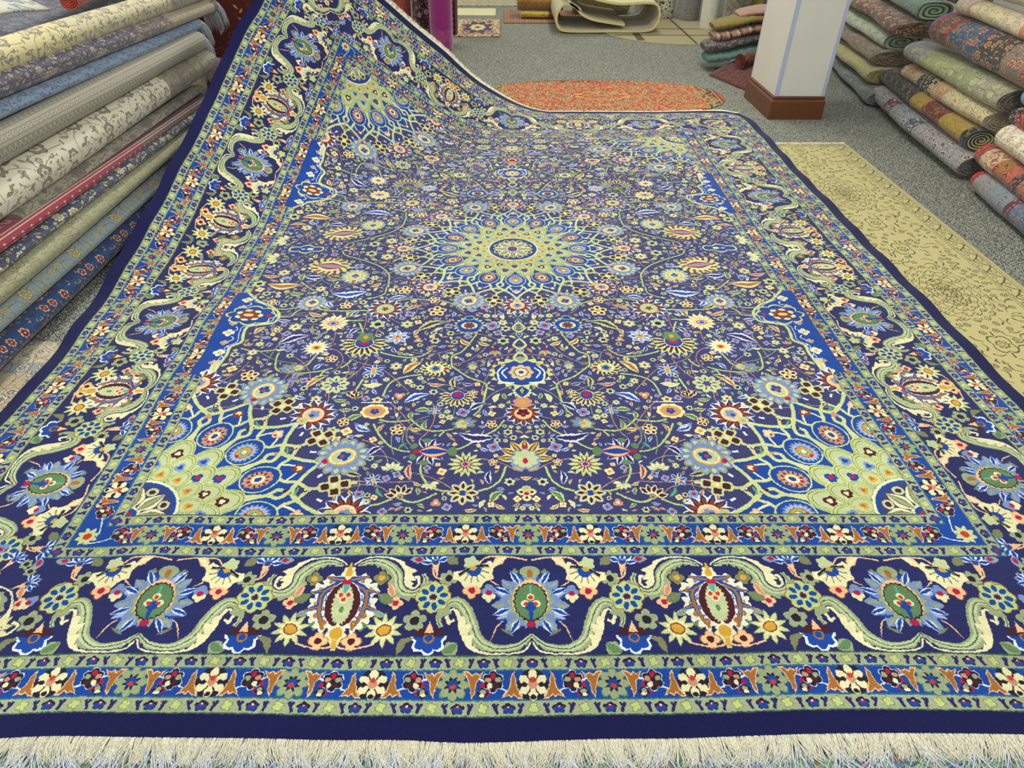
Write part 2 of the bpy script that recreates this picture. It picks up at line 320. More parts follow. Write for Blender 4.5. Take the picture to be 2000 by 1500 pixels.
def motif(f,t):
    R=.05
    if t=='lotus':
        for k in range(-3,4):
            g=f.sub(0,0,1,k*30);leaf(g.sub(0,.036),.022,.012,['yg','maroon','gold'])
        f.pol(0,-.004,.034,lob(9,.2),'steel');f.pol(0,-.002,.028,lob(9,.2),'sagel');f.ell(0,-.008,.005,.009,'crim');f.ell(0,.034,.007,.006,'crim')
        for s in(-1,1): f.sub(.016*s,-.03,1,60*s).ell(0,0,.007,.013,'steel');f.sub(.016*s,-.03,1,60*s).ell(0,0,.004,.008,'gold')
    elif t=='trefoil':
        for a in(0,-110,110): g=f.sub(0,0,1,a);g.ell(0,.026,.021,.022,'yg');g.ell(0,.026,.015,.016,'cream');g.ell(0,.026,.007,.009,'maroon')
        f.ell(0,-.03,.024,.02,'sagel');f.ell(0,-.034,.008,.008,'gold');f.ell(0,0,.012,.01,'crim')
    elif t in('bowl','mpal','pmar'):
        n=13
        for k in range(n):
            g=f.sub(0,0,1,360*k/n);leaf(g.sub(0,.037),.018,.0125,['white','royal']);leaf(g.sub(0,.032),.015,.009,['maroon','brown'])
        ctr={'bowl':('peach','red'),'mpal':('sagel','olive'),'pmar':('cream','crim')}[t]
        f.ell(0,0,.027,.027,ctr[1]);f.ell(0,0,.025,.025,ctr[0]);
        if t=='mpal': f.pol(0,0,.012,spike(5,.5),'brown')
        elif t=='bowl': f.pol(0,-.004,.018,lob(5,.3),'maroon');f.ell(0,.002,.006,.006,'crim');f.pol(0,-.05,.028,lob(7,.2),'pinkb');f.ell(0,-.05,.01,.01,'gold')
        else: f.ell(0,0,.02,.02,'peach');f.pol(0,.002,.014,lob(5,.3),'steel');f.ell(0,-.004,.004,.006,'royal');f.ell(0,-.03,.014,.012,'sagel');f.ell(0,-.03,.005,.005,'gold')
    elif t=='sun':
        f.pol(0,0,.055,spike(14,.42),'olive');f.pol(0,0,.052,spike(14,.42),'yg')
        for k in range(12): f.sub(0,0,1,30*k+15).st([(0,.012),(0,.034)],.0025,'maroon',.001)
        f.ell(0,0,.013,.012,'pale');f.ell(0,0,.008,.008,'crim')
    elif t=='star8':
        f.pol(0,0,.055,lob(8,.3),'steel')
        for k in range(8): g=f.sub(0,0,1,45*k);leaf(g.sub(0,.032),.023,.0145,['yg','cream']);leaf(g.sub(0,.032),.015,.006,['maroon'])
        f.ell(0,0,.014,.012,'royal');f.ell(.016,0,.007,.007,'gold');f.ell(-.016,0,.007,.007,'pinkb')
    elif t=='lily':
        for a in(-70,-35,35,70,-115,115): g=f.sub(0,-.01,1,a);leaf(g.sub(0,.033),.022,.010,['white','royal','maroon'])
        for a in(-95,95,150,-150): f.sub(0,-.01,1,a).ell(0,.042,.012,.01,'green')
        leaf(f.sub(0,.02),.05,.024,['royal','royal']);leaf(f.sub(0,.008),.042,.024,['red','red']);leaf(f.sub(0,.008),.038,.021,['peach','royal']);f.ell(0,-.04,.008,.008,'crim');f.ell(0,.058,.018,.012,'green')
    elif t=='fan' or t=='half':
        cs=('cream','maroon') if t=='fan' else ('sagel','cream')
        for k in range(-2,3): g=f.sub(0,-.02,1,k*30);leaf(g.sub(0,.042),.028,.016,[cs[0],cs[0]]);leaf(g.sub(0,.044),.018,.009,[cs[1],cs[1]])
        f.ell(0,-.02,.013,.012,'sage' if t=='fan' else 'royal');f.ell(0,-.02,.006,.006,'crim' if t=='fan' else 'gold')
    elif t=='gbowl':
        f.pol(0,0,.05,lob(9,.14),'brown',0,1,.8);f.pol(0,0,.047,lob(9,.14),'cream',0,1,.8);f.ell(0,0,.034,.027,'gold');f.ell(0,.0,.026,.02,'pinkb');f.pol(0,0,.015,lob(5,.3),'royal');f.ell(0,-.004,.005,.005,'red')
        f.st([(-.05,-.045),(.05,-.045)],.002,'white');f.pol(0,-.058,.02,spike(5,.4),'yg');f.ell(0,-.058,.006,.006,'crim')
    elif t=='five': 
        f.pol(0,0,.055,lob(5,.35),'brown');f.pol(0,0,.051,lob(5,.35),'cream')
        for k in range(5): f.sub(0,0,1,72*k).ell(0,.03,.010,.011,'maroon')
        f.ell(0,0,.014,.014,'gold')
    elif t=='dot': smallf(f,.048,'sagel','dark',6)
    elif t=='dot2': smallf(f,.045,'cream','gold',4,'brown')
    elif t=='rdot': smallf(f,.048,'sagel','crim',6,'dgreen');f.pol(0,0,.03,spike(6,.4),'cream');f.ell(0,0,.012,.012,'crim')
    elif t.startswith('leaf'):
        C={'b':['white','royal','maroon'],'s':['yg','sage','maroon'],'r':['sagel','peach','crim'],'y':['cream','yg'],'o':['cream','gold','ochre'],'t':['dgreen','teal'],'w':['white','steel','royal'],'g':['yg','green']}[t[4]]
        leaf(f,.05,.016 if t[4] in 'bwrs' else .02,C,bend=.012,ser=.006 if t[4] in 'bwsg' else 0,n=6)
    elif t=='bstar':
        for k in range(6): g=f.sub(0,0,1,60*k);leaf(g.sub(0,.03),.024,.012,['white','royal'])
        leaf(f,.03,.013,['yg','gold']);
    elif t=='peach': f.pol(0,0,.048,lob(3,.45),'brown');f.pol(0,0,.043,lob(3,.45),'pinkb');f.ell(0,0,.014,.014,'cream')
    elif t=='bud': smallf(f,.045,'steel','crim',4,'white')
    elif t=='olive':
        f.pol(0,0,.052,lob(7,.35),'olive',0,.7,1);f.pol(0,0,.043,lob(7,.3),'steel',0,.6,1);f.pol(0,-.01,.026,lob(5,.3),'sagel');f.ell(0,.0,.009,.012,'gold')
    elif t=='fanY' or t=='gfan':
        n=11
        for k in range(n):
            a=-100+200*k/(n-1);g=f.sub(0,-.015,1,a);leaf(g.sub(0,.04),.024,.010,['yg','cream'] if t=='fanY' else ['yg','sagel']);g.st([(0,.022),(0,.052)],.003,'maroon')
        f.pol(0,-.015,.024,one,'white');f.pol(0,-.015,.022,one,'royal');f.pol(0,-.018,.014,one,'crim');
        if t=='gfan': f.pol(0,-.04,.024,lob(5,.3),'green');f.ell(0,-.04,.006,.008,'gold')
    elif t=='ring' or t=='swirl':
        n=14;f.pol(0,0,.054,lob(n,.2),'yg',0,.85,1)
        for k in range(n): f.sub(0,0,1,360*k/n).st([(.004,.028),(-.003,.045)],.0032,'brown' if t=='swirl' else 'maroon')
        f.pol(0,0,.031,one,'cream',0,.7,1);
        if t=='swirl': leaf(f,.036,.017,['crim','sage','steel'])
        else: f.pol(0,0,.02,lob(5,.3),'sage');f.pol(0,0,.012,lob(4,.3),'royal');f.ell(0,-.035,.008,.007,'crim')
    elif t=='cart':
        f.pol(0,0,.053,spike(20,.16),'yg',0,1.02,.82);f.pol(0,0,.045,lob(6,.14),'maroon',0,1.04,.76);f.pol(0,0,.043,lob(6,.14),'royal',0,1.04,.76)
        for s in (-1,1):
            f.st([(.012*s,.028),(.032*s,.026),(.038*s,.0),(.026*s,-.022)],.0016,'white');f.st([(.024*s,.016),(.031*s,.0),(.022*s,-.012)],.0014,'white');f.ell(.03*s,-.02,.003,.005,'gold')
        f.pol(0,0,.022,lob(8,.2),'crim');f.pol(0,0,.0205,lob(8,.2),'sagel');f.pol(0,.0,.013,lob(8,.25),'crim');f.pol(0,0,.011,lob(8,.25),'cream');f.ell(0,0,.004,.004,'royal');f.ell(0,-.036,.012,.008,'sage')
    elif t=='heart':
        f.pol(0,0,.052,spike(12,.2),'yg');leaf(f.sub(0,0),.042,.034,['royal','royal']);leaf(f.sub(0,-.006),.026,.02,['dark','sage'])
    elif t=='diam':
        leaf(f,.055,.034,['dgreen','yg']);leaf(f,.052,.030,['yg','yg']);leaf(f,.044,.022,['royal','royal']);f.pol(0,0,.013,spike(4,.5),'white');f.ell(0,0,.005,.005,'crim')
    elif t=='bpal':
        f.pol(0,0,.052,spike(18,.22),'yg');f.pol(0,0,.045,spike(14,.12),'steel');f.pol(0,0,.040,lob(5,.15),'royal');f.ell(0,0,.026,.02,'cream');f.pol(0,0,.02,spike(8,.3),'brown');f.ell(0,0,.008,.006,'royal')
        f.ell(0,.045,.018,.014,'sage');f.ell(0,.045,.012,.01,'royal')
    elif t=='gstar':
        for k in range(8): g=f.sub(0,0,1,45*k);leaf(g.sub(0,.031),.023,.014,['white','steel','pale'])
        f.ell(0,0,.016,.014,'gold');f.ell(0,.006,.006,.006,'red')
        for a in(90,270): f.sub(0,0,1,a).st([(0,.02),(0,.034)],.003,'dark')
    elif t=='ysun':
        f.pol(0,0,.054,spike(12,.4),'cream')
        for k in range(12): f.sub(0,0,1,30*k).st([(0,.022),(0,.042)],.003,'gold',.001)
        f.ell(0,0,.02,.016,'crim');f.ell(0,0,.017,.013,'pale');f.ell(0,0,.009,.007,'royal')
    elif t=='ros': f.pol(0,0,.052,lob(9,.25),'sagel');[f.sub(0,0,1,40*k).st([(0,.02),(0,.036)],.002,'maroon') for k in range(9)];f.pol(0,0,.018,spike(6,.4),'royal');f.ell(0,0,.006,.006,'crim')
    elif t=='tulip' or t=='tulipb':
        a=('cream','maroon') if t=='tulip' else('steel','gold')
        for s in(-1,0,1): g=f.sub(0,-.02,1,s*40);leaf(g.sub(0,.035),.032,.017,[a[0],a[1]])
        f.ell(0,-.02,.012,.011,'crim' if t=='tulipb' else 'olive')
    elif t=='blob':
        f.pol(0,0,.055,lob(8,.2),'yg',0,.75,1);f.pol(0,0,.050,lob(8,.2),'dark',0,.72,1);f.pol(0,0,.048,lob(8,.2),'royal',0,.72,1);f.pol(0,-.005,.03,lob(7,.25),'cream',0,.8,1);f.pol(0,-.005,.025,spike(7,.3),'brown',0,.8,1);f.ell(0,-.006,.006,.011,'peach');f.ell(0,.036,.006,.005,'crim')
    elif t in('ovaly','mgrey','pgrey'):
        n=15
        for k in range(n): g=f.sub(0,0,1,360*k/n);g.ell(0,.043,.0095,.0125,'sage' if k%2 else 'steel');g.ell(0,.041,.005,.008,'pale' if k%2 else 'yg')
        f.pol(0,0,.042,spike(18,.2),'steel' if t!='ovaly' else 'yg');f.pol(0,0,.030,one,'gold',0,.85,1);f.pol(0,0,.027,one,'cream',0,.8,1);f.pol(0,0,.023,one,'sagel',0,.75,1);f.pol(0,.003,.014,lob(4,.4),'royal');f.ell(0,0,.005,.005,'red' if t!='ovaly' else 'steel');f.ell(0,-.036,.007,.006,'crim')
    elif t=='aster':
        f.pol(0,0,.055,spike(16,.45),'white');f.pol(0,0,.05,spike(16,.45),'royal');f.pol(0,0,.045,spike(14,.35,.1),'cream');f.ell(0,0,.015,.013,'gold');f.ell(0,0,.007,.006,'crim')
def pink(f,R=.036):
    f.pol(0,0,R*1.12,lob(12,.14),'royal');f.pol(0,0,R,lob(12,.14),'pinkb',0,.78,1.05)
    for k in range(12): f.sub(0,0,1,30*k).st([(0,R*.52),(0,R*.74)],R*.05,'dark')
    f.pol(0,0,R*.5,one,'cream',0,.75,1);f.pol(0,0,R*.26,one,'royal',0,.75,1);f.ell(0,-R*.62,R*.14,R*.12,'crim')
def goldp(f,R=.04):
    f.pol(0,0,R,spike(18,.22),'steel',0,.85,1);f.pol(0,0,R*.86,spike(18,.2),'pale',0,.82,1);f.pol(0,0,R*.6,spike(12,.15),'dark',0,.82,1);f.pol(0,0,R*.56,spike(12,.15),'gold',0,.82,1);f.pol(0,0,R*.3,lob(5,.3),'teal');f.ell(0,.002,R*.16,R*.16,'cream');f.ell(0,-R*.45,R*.13,R*.12,'crim')
def medallion(f,s,corner=False):
    n=16
    # lattice outer: blue ground, star shape
    f.pol(0,0,.445,lambda t:1-.16*np.abs(np.sin(t*n/2)),'dgreen');f.pol(0,0,.44,lambda t:1-.16*np.abs(np.sin(t*n/2)),'yg');f.pol(0,0,.428,lambda t:1-.165*np.abs(np.sin(t*n/2)),'royal')
    for k in range(n):
        a=360*k/n
        for half in(0,):
            g=f.sub(0,0,1,a)
            for m in(-1,1):
                h=F(g.c,g.x,g.y,g.sc,math.degrees(g.r),g.m*m)
                # lattice arcs
                h.st([(0,.44),(.028,.395),(.062,.36),(.078,.325),(.06,.30),(.056,.25)],.0052,'yg');
                h.st([(0,.325),(.03,.345),(.045,.372),(.085,.40)],.0048,'yg')
                h.st([(.0,.395),(.018,.37),(.03,.345)],.003,'cream')
            g.pol(0,.385,.017,lob(4,.3),'brown' if k%2 else 'peach');g.ell(0,.385,.008,.009,'cream');g.ell(0,.378,.004,.004,'crim')
            q=f.sub(0,0,1,a+11.25);q.pol(0,.352,.012,lob(3,.5),'pinkb' if k%2 else 'maroon');q.st([(-.012,.37),(.012,.38)],.0025,'teal');q.ell(0,.395,.008,.006,'maroon');q.ell(0,.395,.004,.003,'white')
    # outer blossoms (dark diamonds) and palmettes
    for k in range(n):
        g=f.sub(0,0,1,22.5*k+11.25);h=g.sub(0,.462)
        h.st([(0,-.05),(0,.055)],.005,'yg');
        for (x,y) in((0,.024),(0,-.022),(.02,0),(-.02,0)): h.pol(x,y,.019,spike(4,.25),'yg')
        for (x,y) in((0,.024),(0,-.022),(.02,0),(-.02,0)): h.pol(x,y,.0115,spike(4,.2),'maroon')
        h.ell(0,0,.006,.006,'cream')
        for m in(-1,1): h.st([(.035*m,-.04),(.045*m,-.028)],.0035,'white')
        p=f.sub(0,0,1,22.5*k).sub(0,.492,1.22 if k%2 else 1.16)
        motif(p,'pgrey' if k%2 else 'pmar')
    # gold/pink ring
    for k in range(n):
        g=f.sub(0,0,1,22.5*k).sub(0,.288)
        g.pol(0,0,.056,tear(.2),'yg',0,.86,1);g.pol(0,0,.051,tear(.2),'royal',0,.86,1)
        (pink if k%2 else goldp)(g)
    # sage scales
    for (R,r,m,off) in ((.205,.052,16,11.25),(.165,.046,16,0),(.132,.036,16,11.25)):
        for k in range(m):
            g=f.sub(0,0,1,360*k/m+off).sub(0,R)
            for q,col in((1.08,'yg'),(1.0,'olive'),(.95,'ygm'),(.80,'olive'),(.76,'sagel')): g.pol(0,0,r*q,tear(.3),col,0,.82,1)
            cc=[('royal','crim'),('steel','royal'),('maroon','cream')][(k+int(R*100))%3] if R>.14 else ('gold','ochre')
            g.pol(0,0,r*.34,lob(3,.4),cc[0]);g.pol(0,.002,r*.16,lob(3,.4),cc[1])
    f.ell(0,0,.112,.112,'cream');f.ell(0,0,.105,.105,'royal');f.ell(0,0,.096,.096,'field')
    for k in range(8):
        g=f.sub(0,0,1,45*k);leaf(g.sub(0,.055),.034,.02,['cream','olive','sage']);h=f.sub(0,0,1,45*k+22.5);h.ell(0,.078,.015,.013,'sagel');h.ell(0,.078,.008,.007,'maroon')
    f.pol(0,0,.03,spike(8,.3),'cream');f.ell(0,0,.022,.022,'royal');f.ell(0,0,.012,.012,'crim')
MOT=[["lotus",-0.006,0.779,0.07,0],["trefoil",-0.001,0.641,0.029,180],["bowl",-0.012,0.98,0.056,180],["sun",0.152,0.755,0.049,0],["star8",0.155,0.643,0.04,0],["lily",0.256,0.808,0.055,-90],["fan",0.328,0.642,0.033,20],["gbowl",0.446,0.99,0.049,180],["five",0.365,0.903,0.024,0],["five",0.08,0.93,0.019,30],["dot",0.029,0.893,0.016,0],["five",0.073,0.762,0.014,10],["leafb",0.081,0.701,0.027,0],["half",0.36,0.738,0.028,0],["bstar",0.407,0.693,0.027,20],["leafs",0.47,0.725,0.032,60],["leafr",0.307,0.725,0.032,5],["peach",0.226,0.608,0.017,0],["leafy",0.099,0.603,0.017,-30],["leafo",0.132,0.583,0.017,90],["leaft",0.382,0.648,0.022,30],["dot",0.415,0.636,0.011,0],["dot",0.526,0.705,0.011,0],["bud",0.366,0.576,0.013,0],["leafb",0.418,0.81,0.031,-50],["dot",0.429,0.78,0.013,0],["leaft",0.341,0.831,0.017,-40],["olive",0.163,0.933,0.04,-70],["leafb",0.124,0.878,0.054,80],["half",0.248,0.676,0.022,200],["leafw",0.1,0.819,0.017,60],["leafw",0.107,0.92,0.013,90],["bstar",0.258,0.994,0.025,0],["leafg",0.296,0.994,0.026,-90],["leafg",0.281,0.925,0.02,0],["leafo",0.309,0.909,0.022,80],["five",0.535,0.943,0.018,0],["leafr",0.413,0.91,0.022,-20],["leafw",0.475,0.921,0.027,60],["leafg",0.328,0.971,0.02,0],["leafy",0.372,0.974,0.013,0],["fanY",0.189,1.057,0.048,180],["ring",0.271,1.219,0.051,90],["cart",-0.017,1.196,0.104,180],["heart",-0.014,1.091,0.033,180],["diam",-0.018,1.515,0.022,0],["diam",-0.019,1.428,0.021,0],["diam",-0.021,1.325,0.023,0],["bpal",0.163,1.487,0.059,0],["leafy",0.035,1.549,0.023,0],["five",0.289,1.59,0.036,0],["five",0.305,1.674,0.026,20],["mpal",0.489,1.607,0.068,0],["gstar",0.421,1.411,0.043,0],["gfan",0.536,1.354,0.071,180],["leafs",0.299,1.487,0.058,-60],["rdot",0.406,1.232,0.023,0],["bstar",0.479,1.204,0.04,0],["dot",0.504,1.498,0.033,0],["ysun",0.664,1.514,0.05,0],["rdot",0.395,1.498,0.026,0],["leafw",0.32,1.057,0.044,-60],["ros",0.596,1.128,0.047,0],["tulip",0.525,1.073,0.031,0],["peach",0.377,1.069,0.022,180],["leafo",0.349,1.223,0.044,-40],["leafr",0.38,1.613,0.038,-60],["leafw",0.448,1.687,0.039,-80],["five",0.428,1.751,0.032,0],["dot",0.039,1.385,0.025,0],["tulipb",0.068,1.315,0.026,180],["olive",0.145,1.233,0.028,0],["leafy",0.473,1.13,0.033,90],["tulip",0.549,1.195,0.019,180],["dot",0.629,1.279,0.019,0],["bud",0.045,1.566,0.012,0],["rdot",0.099,1.555,0.016,0],["leafs",0.203,1.142,0.03,0],["leafb",0.159,1.134,0.021,70],["leafo",0.173,1.38,0.029,40],["leafy",0.135,1.025,0.015,0],["leafy",0.061,1.058,0.025,-20],["leafb",0.124,1.013,0.033,-55],["leafo",0.105,1.082,0.014,0],["leafw",0.096,0.985,0.018,20],["dot",0.214,1.38,0.015,0],["leafb",0.422,1.329,0.02,20],["peach",0.344,1.39,0.02,0],["leafo",0.351,1.443,0.024,-30],["tulip",0.198,1.242,0.015,0],["leafr",0.266,1.133,0.03,80],["leafo",0.108,1.37,0.026,60],["five",0.139,1.086,0.016,0],["leafw",0.711,1.649,0.026,-30],["five",0.644,1.637,0.027,0],["leafo",0.617,1.572,0.025,40],["leafb",0.58,1.453,0.03,-40],["swirl",0.769,1.961,0.087,80],["blob",0.903,2.155,0.09,90],["ovaly",0.646,1.868,0.056,0],["leafw",0.648,1.734,0.069,95],["ysun",0.67,1.505,0.051,0],["mgrey",0.78,1.658,0.053,0],["aster",0.7,1.345,0.052,0],["leafo",0.925,1.806,0.067,85],["blob",0.986,1.562,0.087,-90],["olive",0.762,1.219,0.043,90],["five",0.889,1.182,0.031,0],["leafo",0.964,1.191,0.018,90],["rdot",0.805,1.483,0.027,0],["five",0.87,1.466,0.022,0],["leafb",0.79,1.397,0.056,-60],["rdot",0.918,1.32,0.021,0],["tulipb",0.948,1.365,0.021,0],["five",0.634,1.276,0.022,0],["dot",0.782,1.296,0.015,0],["leafy",0.825,1.335,0.017,90],["dot",0.948,1.271,0.016,0],["leafo",0.876,1.261,0.019,40],["rdot",0.535,2.044,0.031,0],["dot",0.608,2.075,0.029,0],["rdot",0.653,2.141,0.029,0],["leafs",0.733,1.847,0.03,90],["leafg",0.858,1.734,0.033,80],["leafr",0.995,1.882,0.041,80],["dot",1.028,1.813,0.03,0],["leafb",0.815,1.875,0.048,85],["rdot",0.768,1.767,0.024,0],["dot",0.976,1.734,0.021,0],["leafb",0.908,1.658,0.022,0],["five",0.936,1.664,0.023,0],["half",1.019,2.036,0.043,90],["leafs",1.025,2.155,0.022,0],["tulip",0.922,1.969,0.028,90],["leafo",0.844,2.052,0.022,0],["leafr",0.746,1.574,0.038,60],["leafs",0.613,1.568,0.028,-30],["leafb",0.596,1.574,0.025,-30],["leafg",0.737,1.466,0.018,60],["leafw",0.859,1.533,0.028,80],["bud",0.826,1.439,0.016,0],["leafo",0.929,1.461,0.03,-30],["leafw",0.897,1.418,0.021,80],["leafw",0.706,1.646,0.029,30],["leafs",0.726,1.622,0.032,60],["leafg",0.861,1.868,0.031,0],["dot",0.581,1.658,0.018,0],["dot",0.314,1.113,0.015,0],["leafw",0.517,1.586,0.013,0],["five",-0.366,1.639,0.024,0],["leafo",-0.524,1.656,0.03,90],["dot",0.692,1.109,0.015,0],["leafs",0.655,1.155,0.038,-50],["leafo",0.667,1.137,0.032,-40],["leafs",0.851,1.137,0.027,-60],["olive",0.742,1.223,0.033,90],["leafw",0.668,1.228,0.025,-40],["rdot",0.642,1.052,0.02,0],["tulip",0.517,1.065,0.026,0],["leafg",0.565,1.048,0.021,90],["leafw",0.695,1.064,0.024,60],["leafg",0.539,1.0,0.021,90],["leafg",0.504,0.957,0.028,-60],["five",0.535,0.938,0.02,20],["leafw",0.471,0.912,0.03,60],["leafy",0.477,0.879,0.015,90],["leafg",0.918,1.128,0.016,0],["bud",0.948,1.26,0.014,0],["leafy",1.015,1.236,0.034,0]]
VIN=[[[0.039,0.949],[0.067,0.904],[0.123,0.86],[0.163,0.825],[0.209,0.808]],[[0.036,0.746],[0.051,0.695],[0.077,0.665],[0.114,0.649]],[[0.182,0.649],[0.223,0.655],[0.258,0.682],[0.278,0.725],[0.279,0.764]],[[0.316,0.807],[0.342,0.811],[0.379,0.831],[0.417,0.881],[0.442,0.932]],[[0.195,0.907],[0.229,0.899],[0.278,0.903],[0.325,0.948],[0.328,0.971]],[[0.223,0.896],[0.236,0.874]],[[0.226,0.643],[0.258,0.622],[0.292,0.61],[0.334,0.628]],[[0.346,0.622],[0.378,0.604],[0.423,0.593]],[[0.33,0.948],[0.389,0.94],[0.426,0.951]],[[0.186,1.59],[0.225,1.638],[0.279,1.668],[0.331,1.674],[0.409,1.68],[0.457,1.662]],[[0.217,1.233],[0.156,1.169],[0.1,1.134],[0.1,1.082],[0.113,1.009],[0.136,0.97]],[[0.217,1.233],[0.217,1.29],[0.185,1.319],[0.155,1.38],[0.135,1.433]],[[0.29,1.329],[0.33,1.29],[0.386,1.285],[0.459,1.309],[0.472,1.319]],[[0.316,1.186],[0.379,1.168],[0.417,1.133],[0.431,1.065]],[[0.509,1.595],[0.597,1.595],[0.659,1.592]],[[0.559,1.526],[0.638,1.525],[0.695,1.531]],[[0.543,1.4],[0.553,1.453],[0.574,1.509]],[[0.621,1.222],[0.645,1.204],[0.657,1.167]],[[0.565,1.27],[0.576,1.241],[0.594,1.222]],[[0.508,1.159],[0.523,1.098],[0.537,1.089]],[[0.071,1.099],[0.099,1.116]],[[0.497,1.773],[0.501,1.813],[0.508,1.882],[0.555,1.954],[0.636,2.013],[0.717,2.059],[0.741,2.106]],[[0.504,1.773],[0.508,1.721],[0.548,1.689]],[[0.563,1.598],[0.632,1.595],[0.72,1.598]],[[0.621,1.22],[0.669,1.201],[0.732,1.192],[0.804,1.21],[0.824,1.276],[0.825,1.315]],[[0.736,1.61],[0.815,1.622],[0.888,1.61],[0.977,1.634]],[[0.783,1.646],[0.83,1.586],[0.836,1.562],[0.889,1.551]],[[0.863,1.827],[0.799,1.76],[0.759,1.76]],[[0.79,1.165],[0.845,1.164],[0.87,1.173]],[[0.836,1.335],[0.908,1.325],[0.967,1.345]],[[0.693,1.296],[0.712,1.238],[0.743,1.229]]]
SCAL=[[1.028,1.721],[0.989,1.67],[0.933,1.634],[0.887,1.574],[0.891,1.516],[0.941,1.499],[0.978,1.483],[0.982,1.439],[0.976,1.386],[1.006,1.355],[1.005,1.305],[1.008,1.266],[1.011,1.228],[1.013,1.191]]

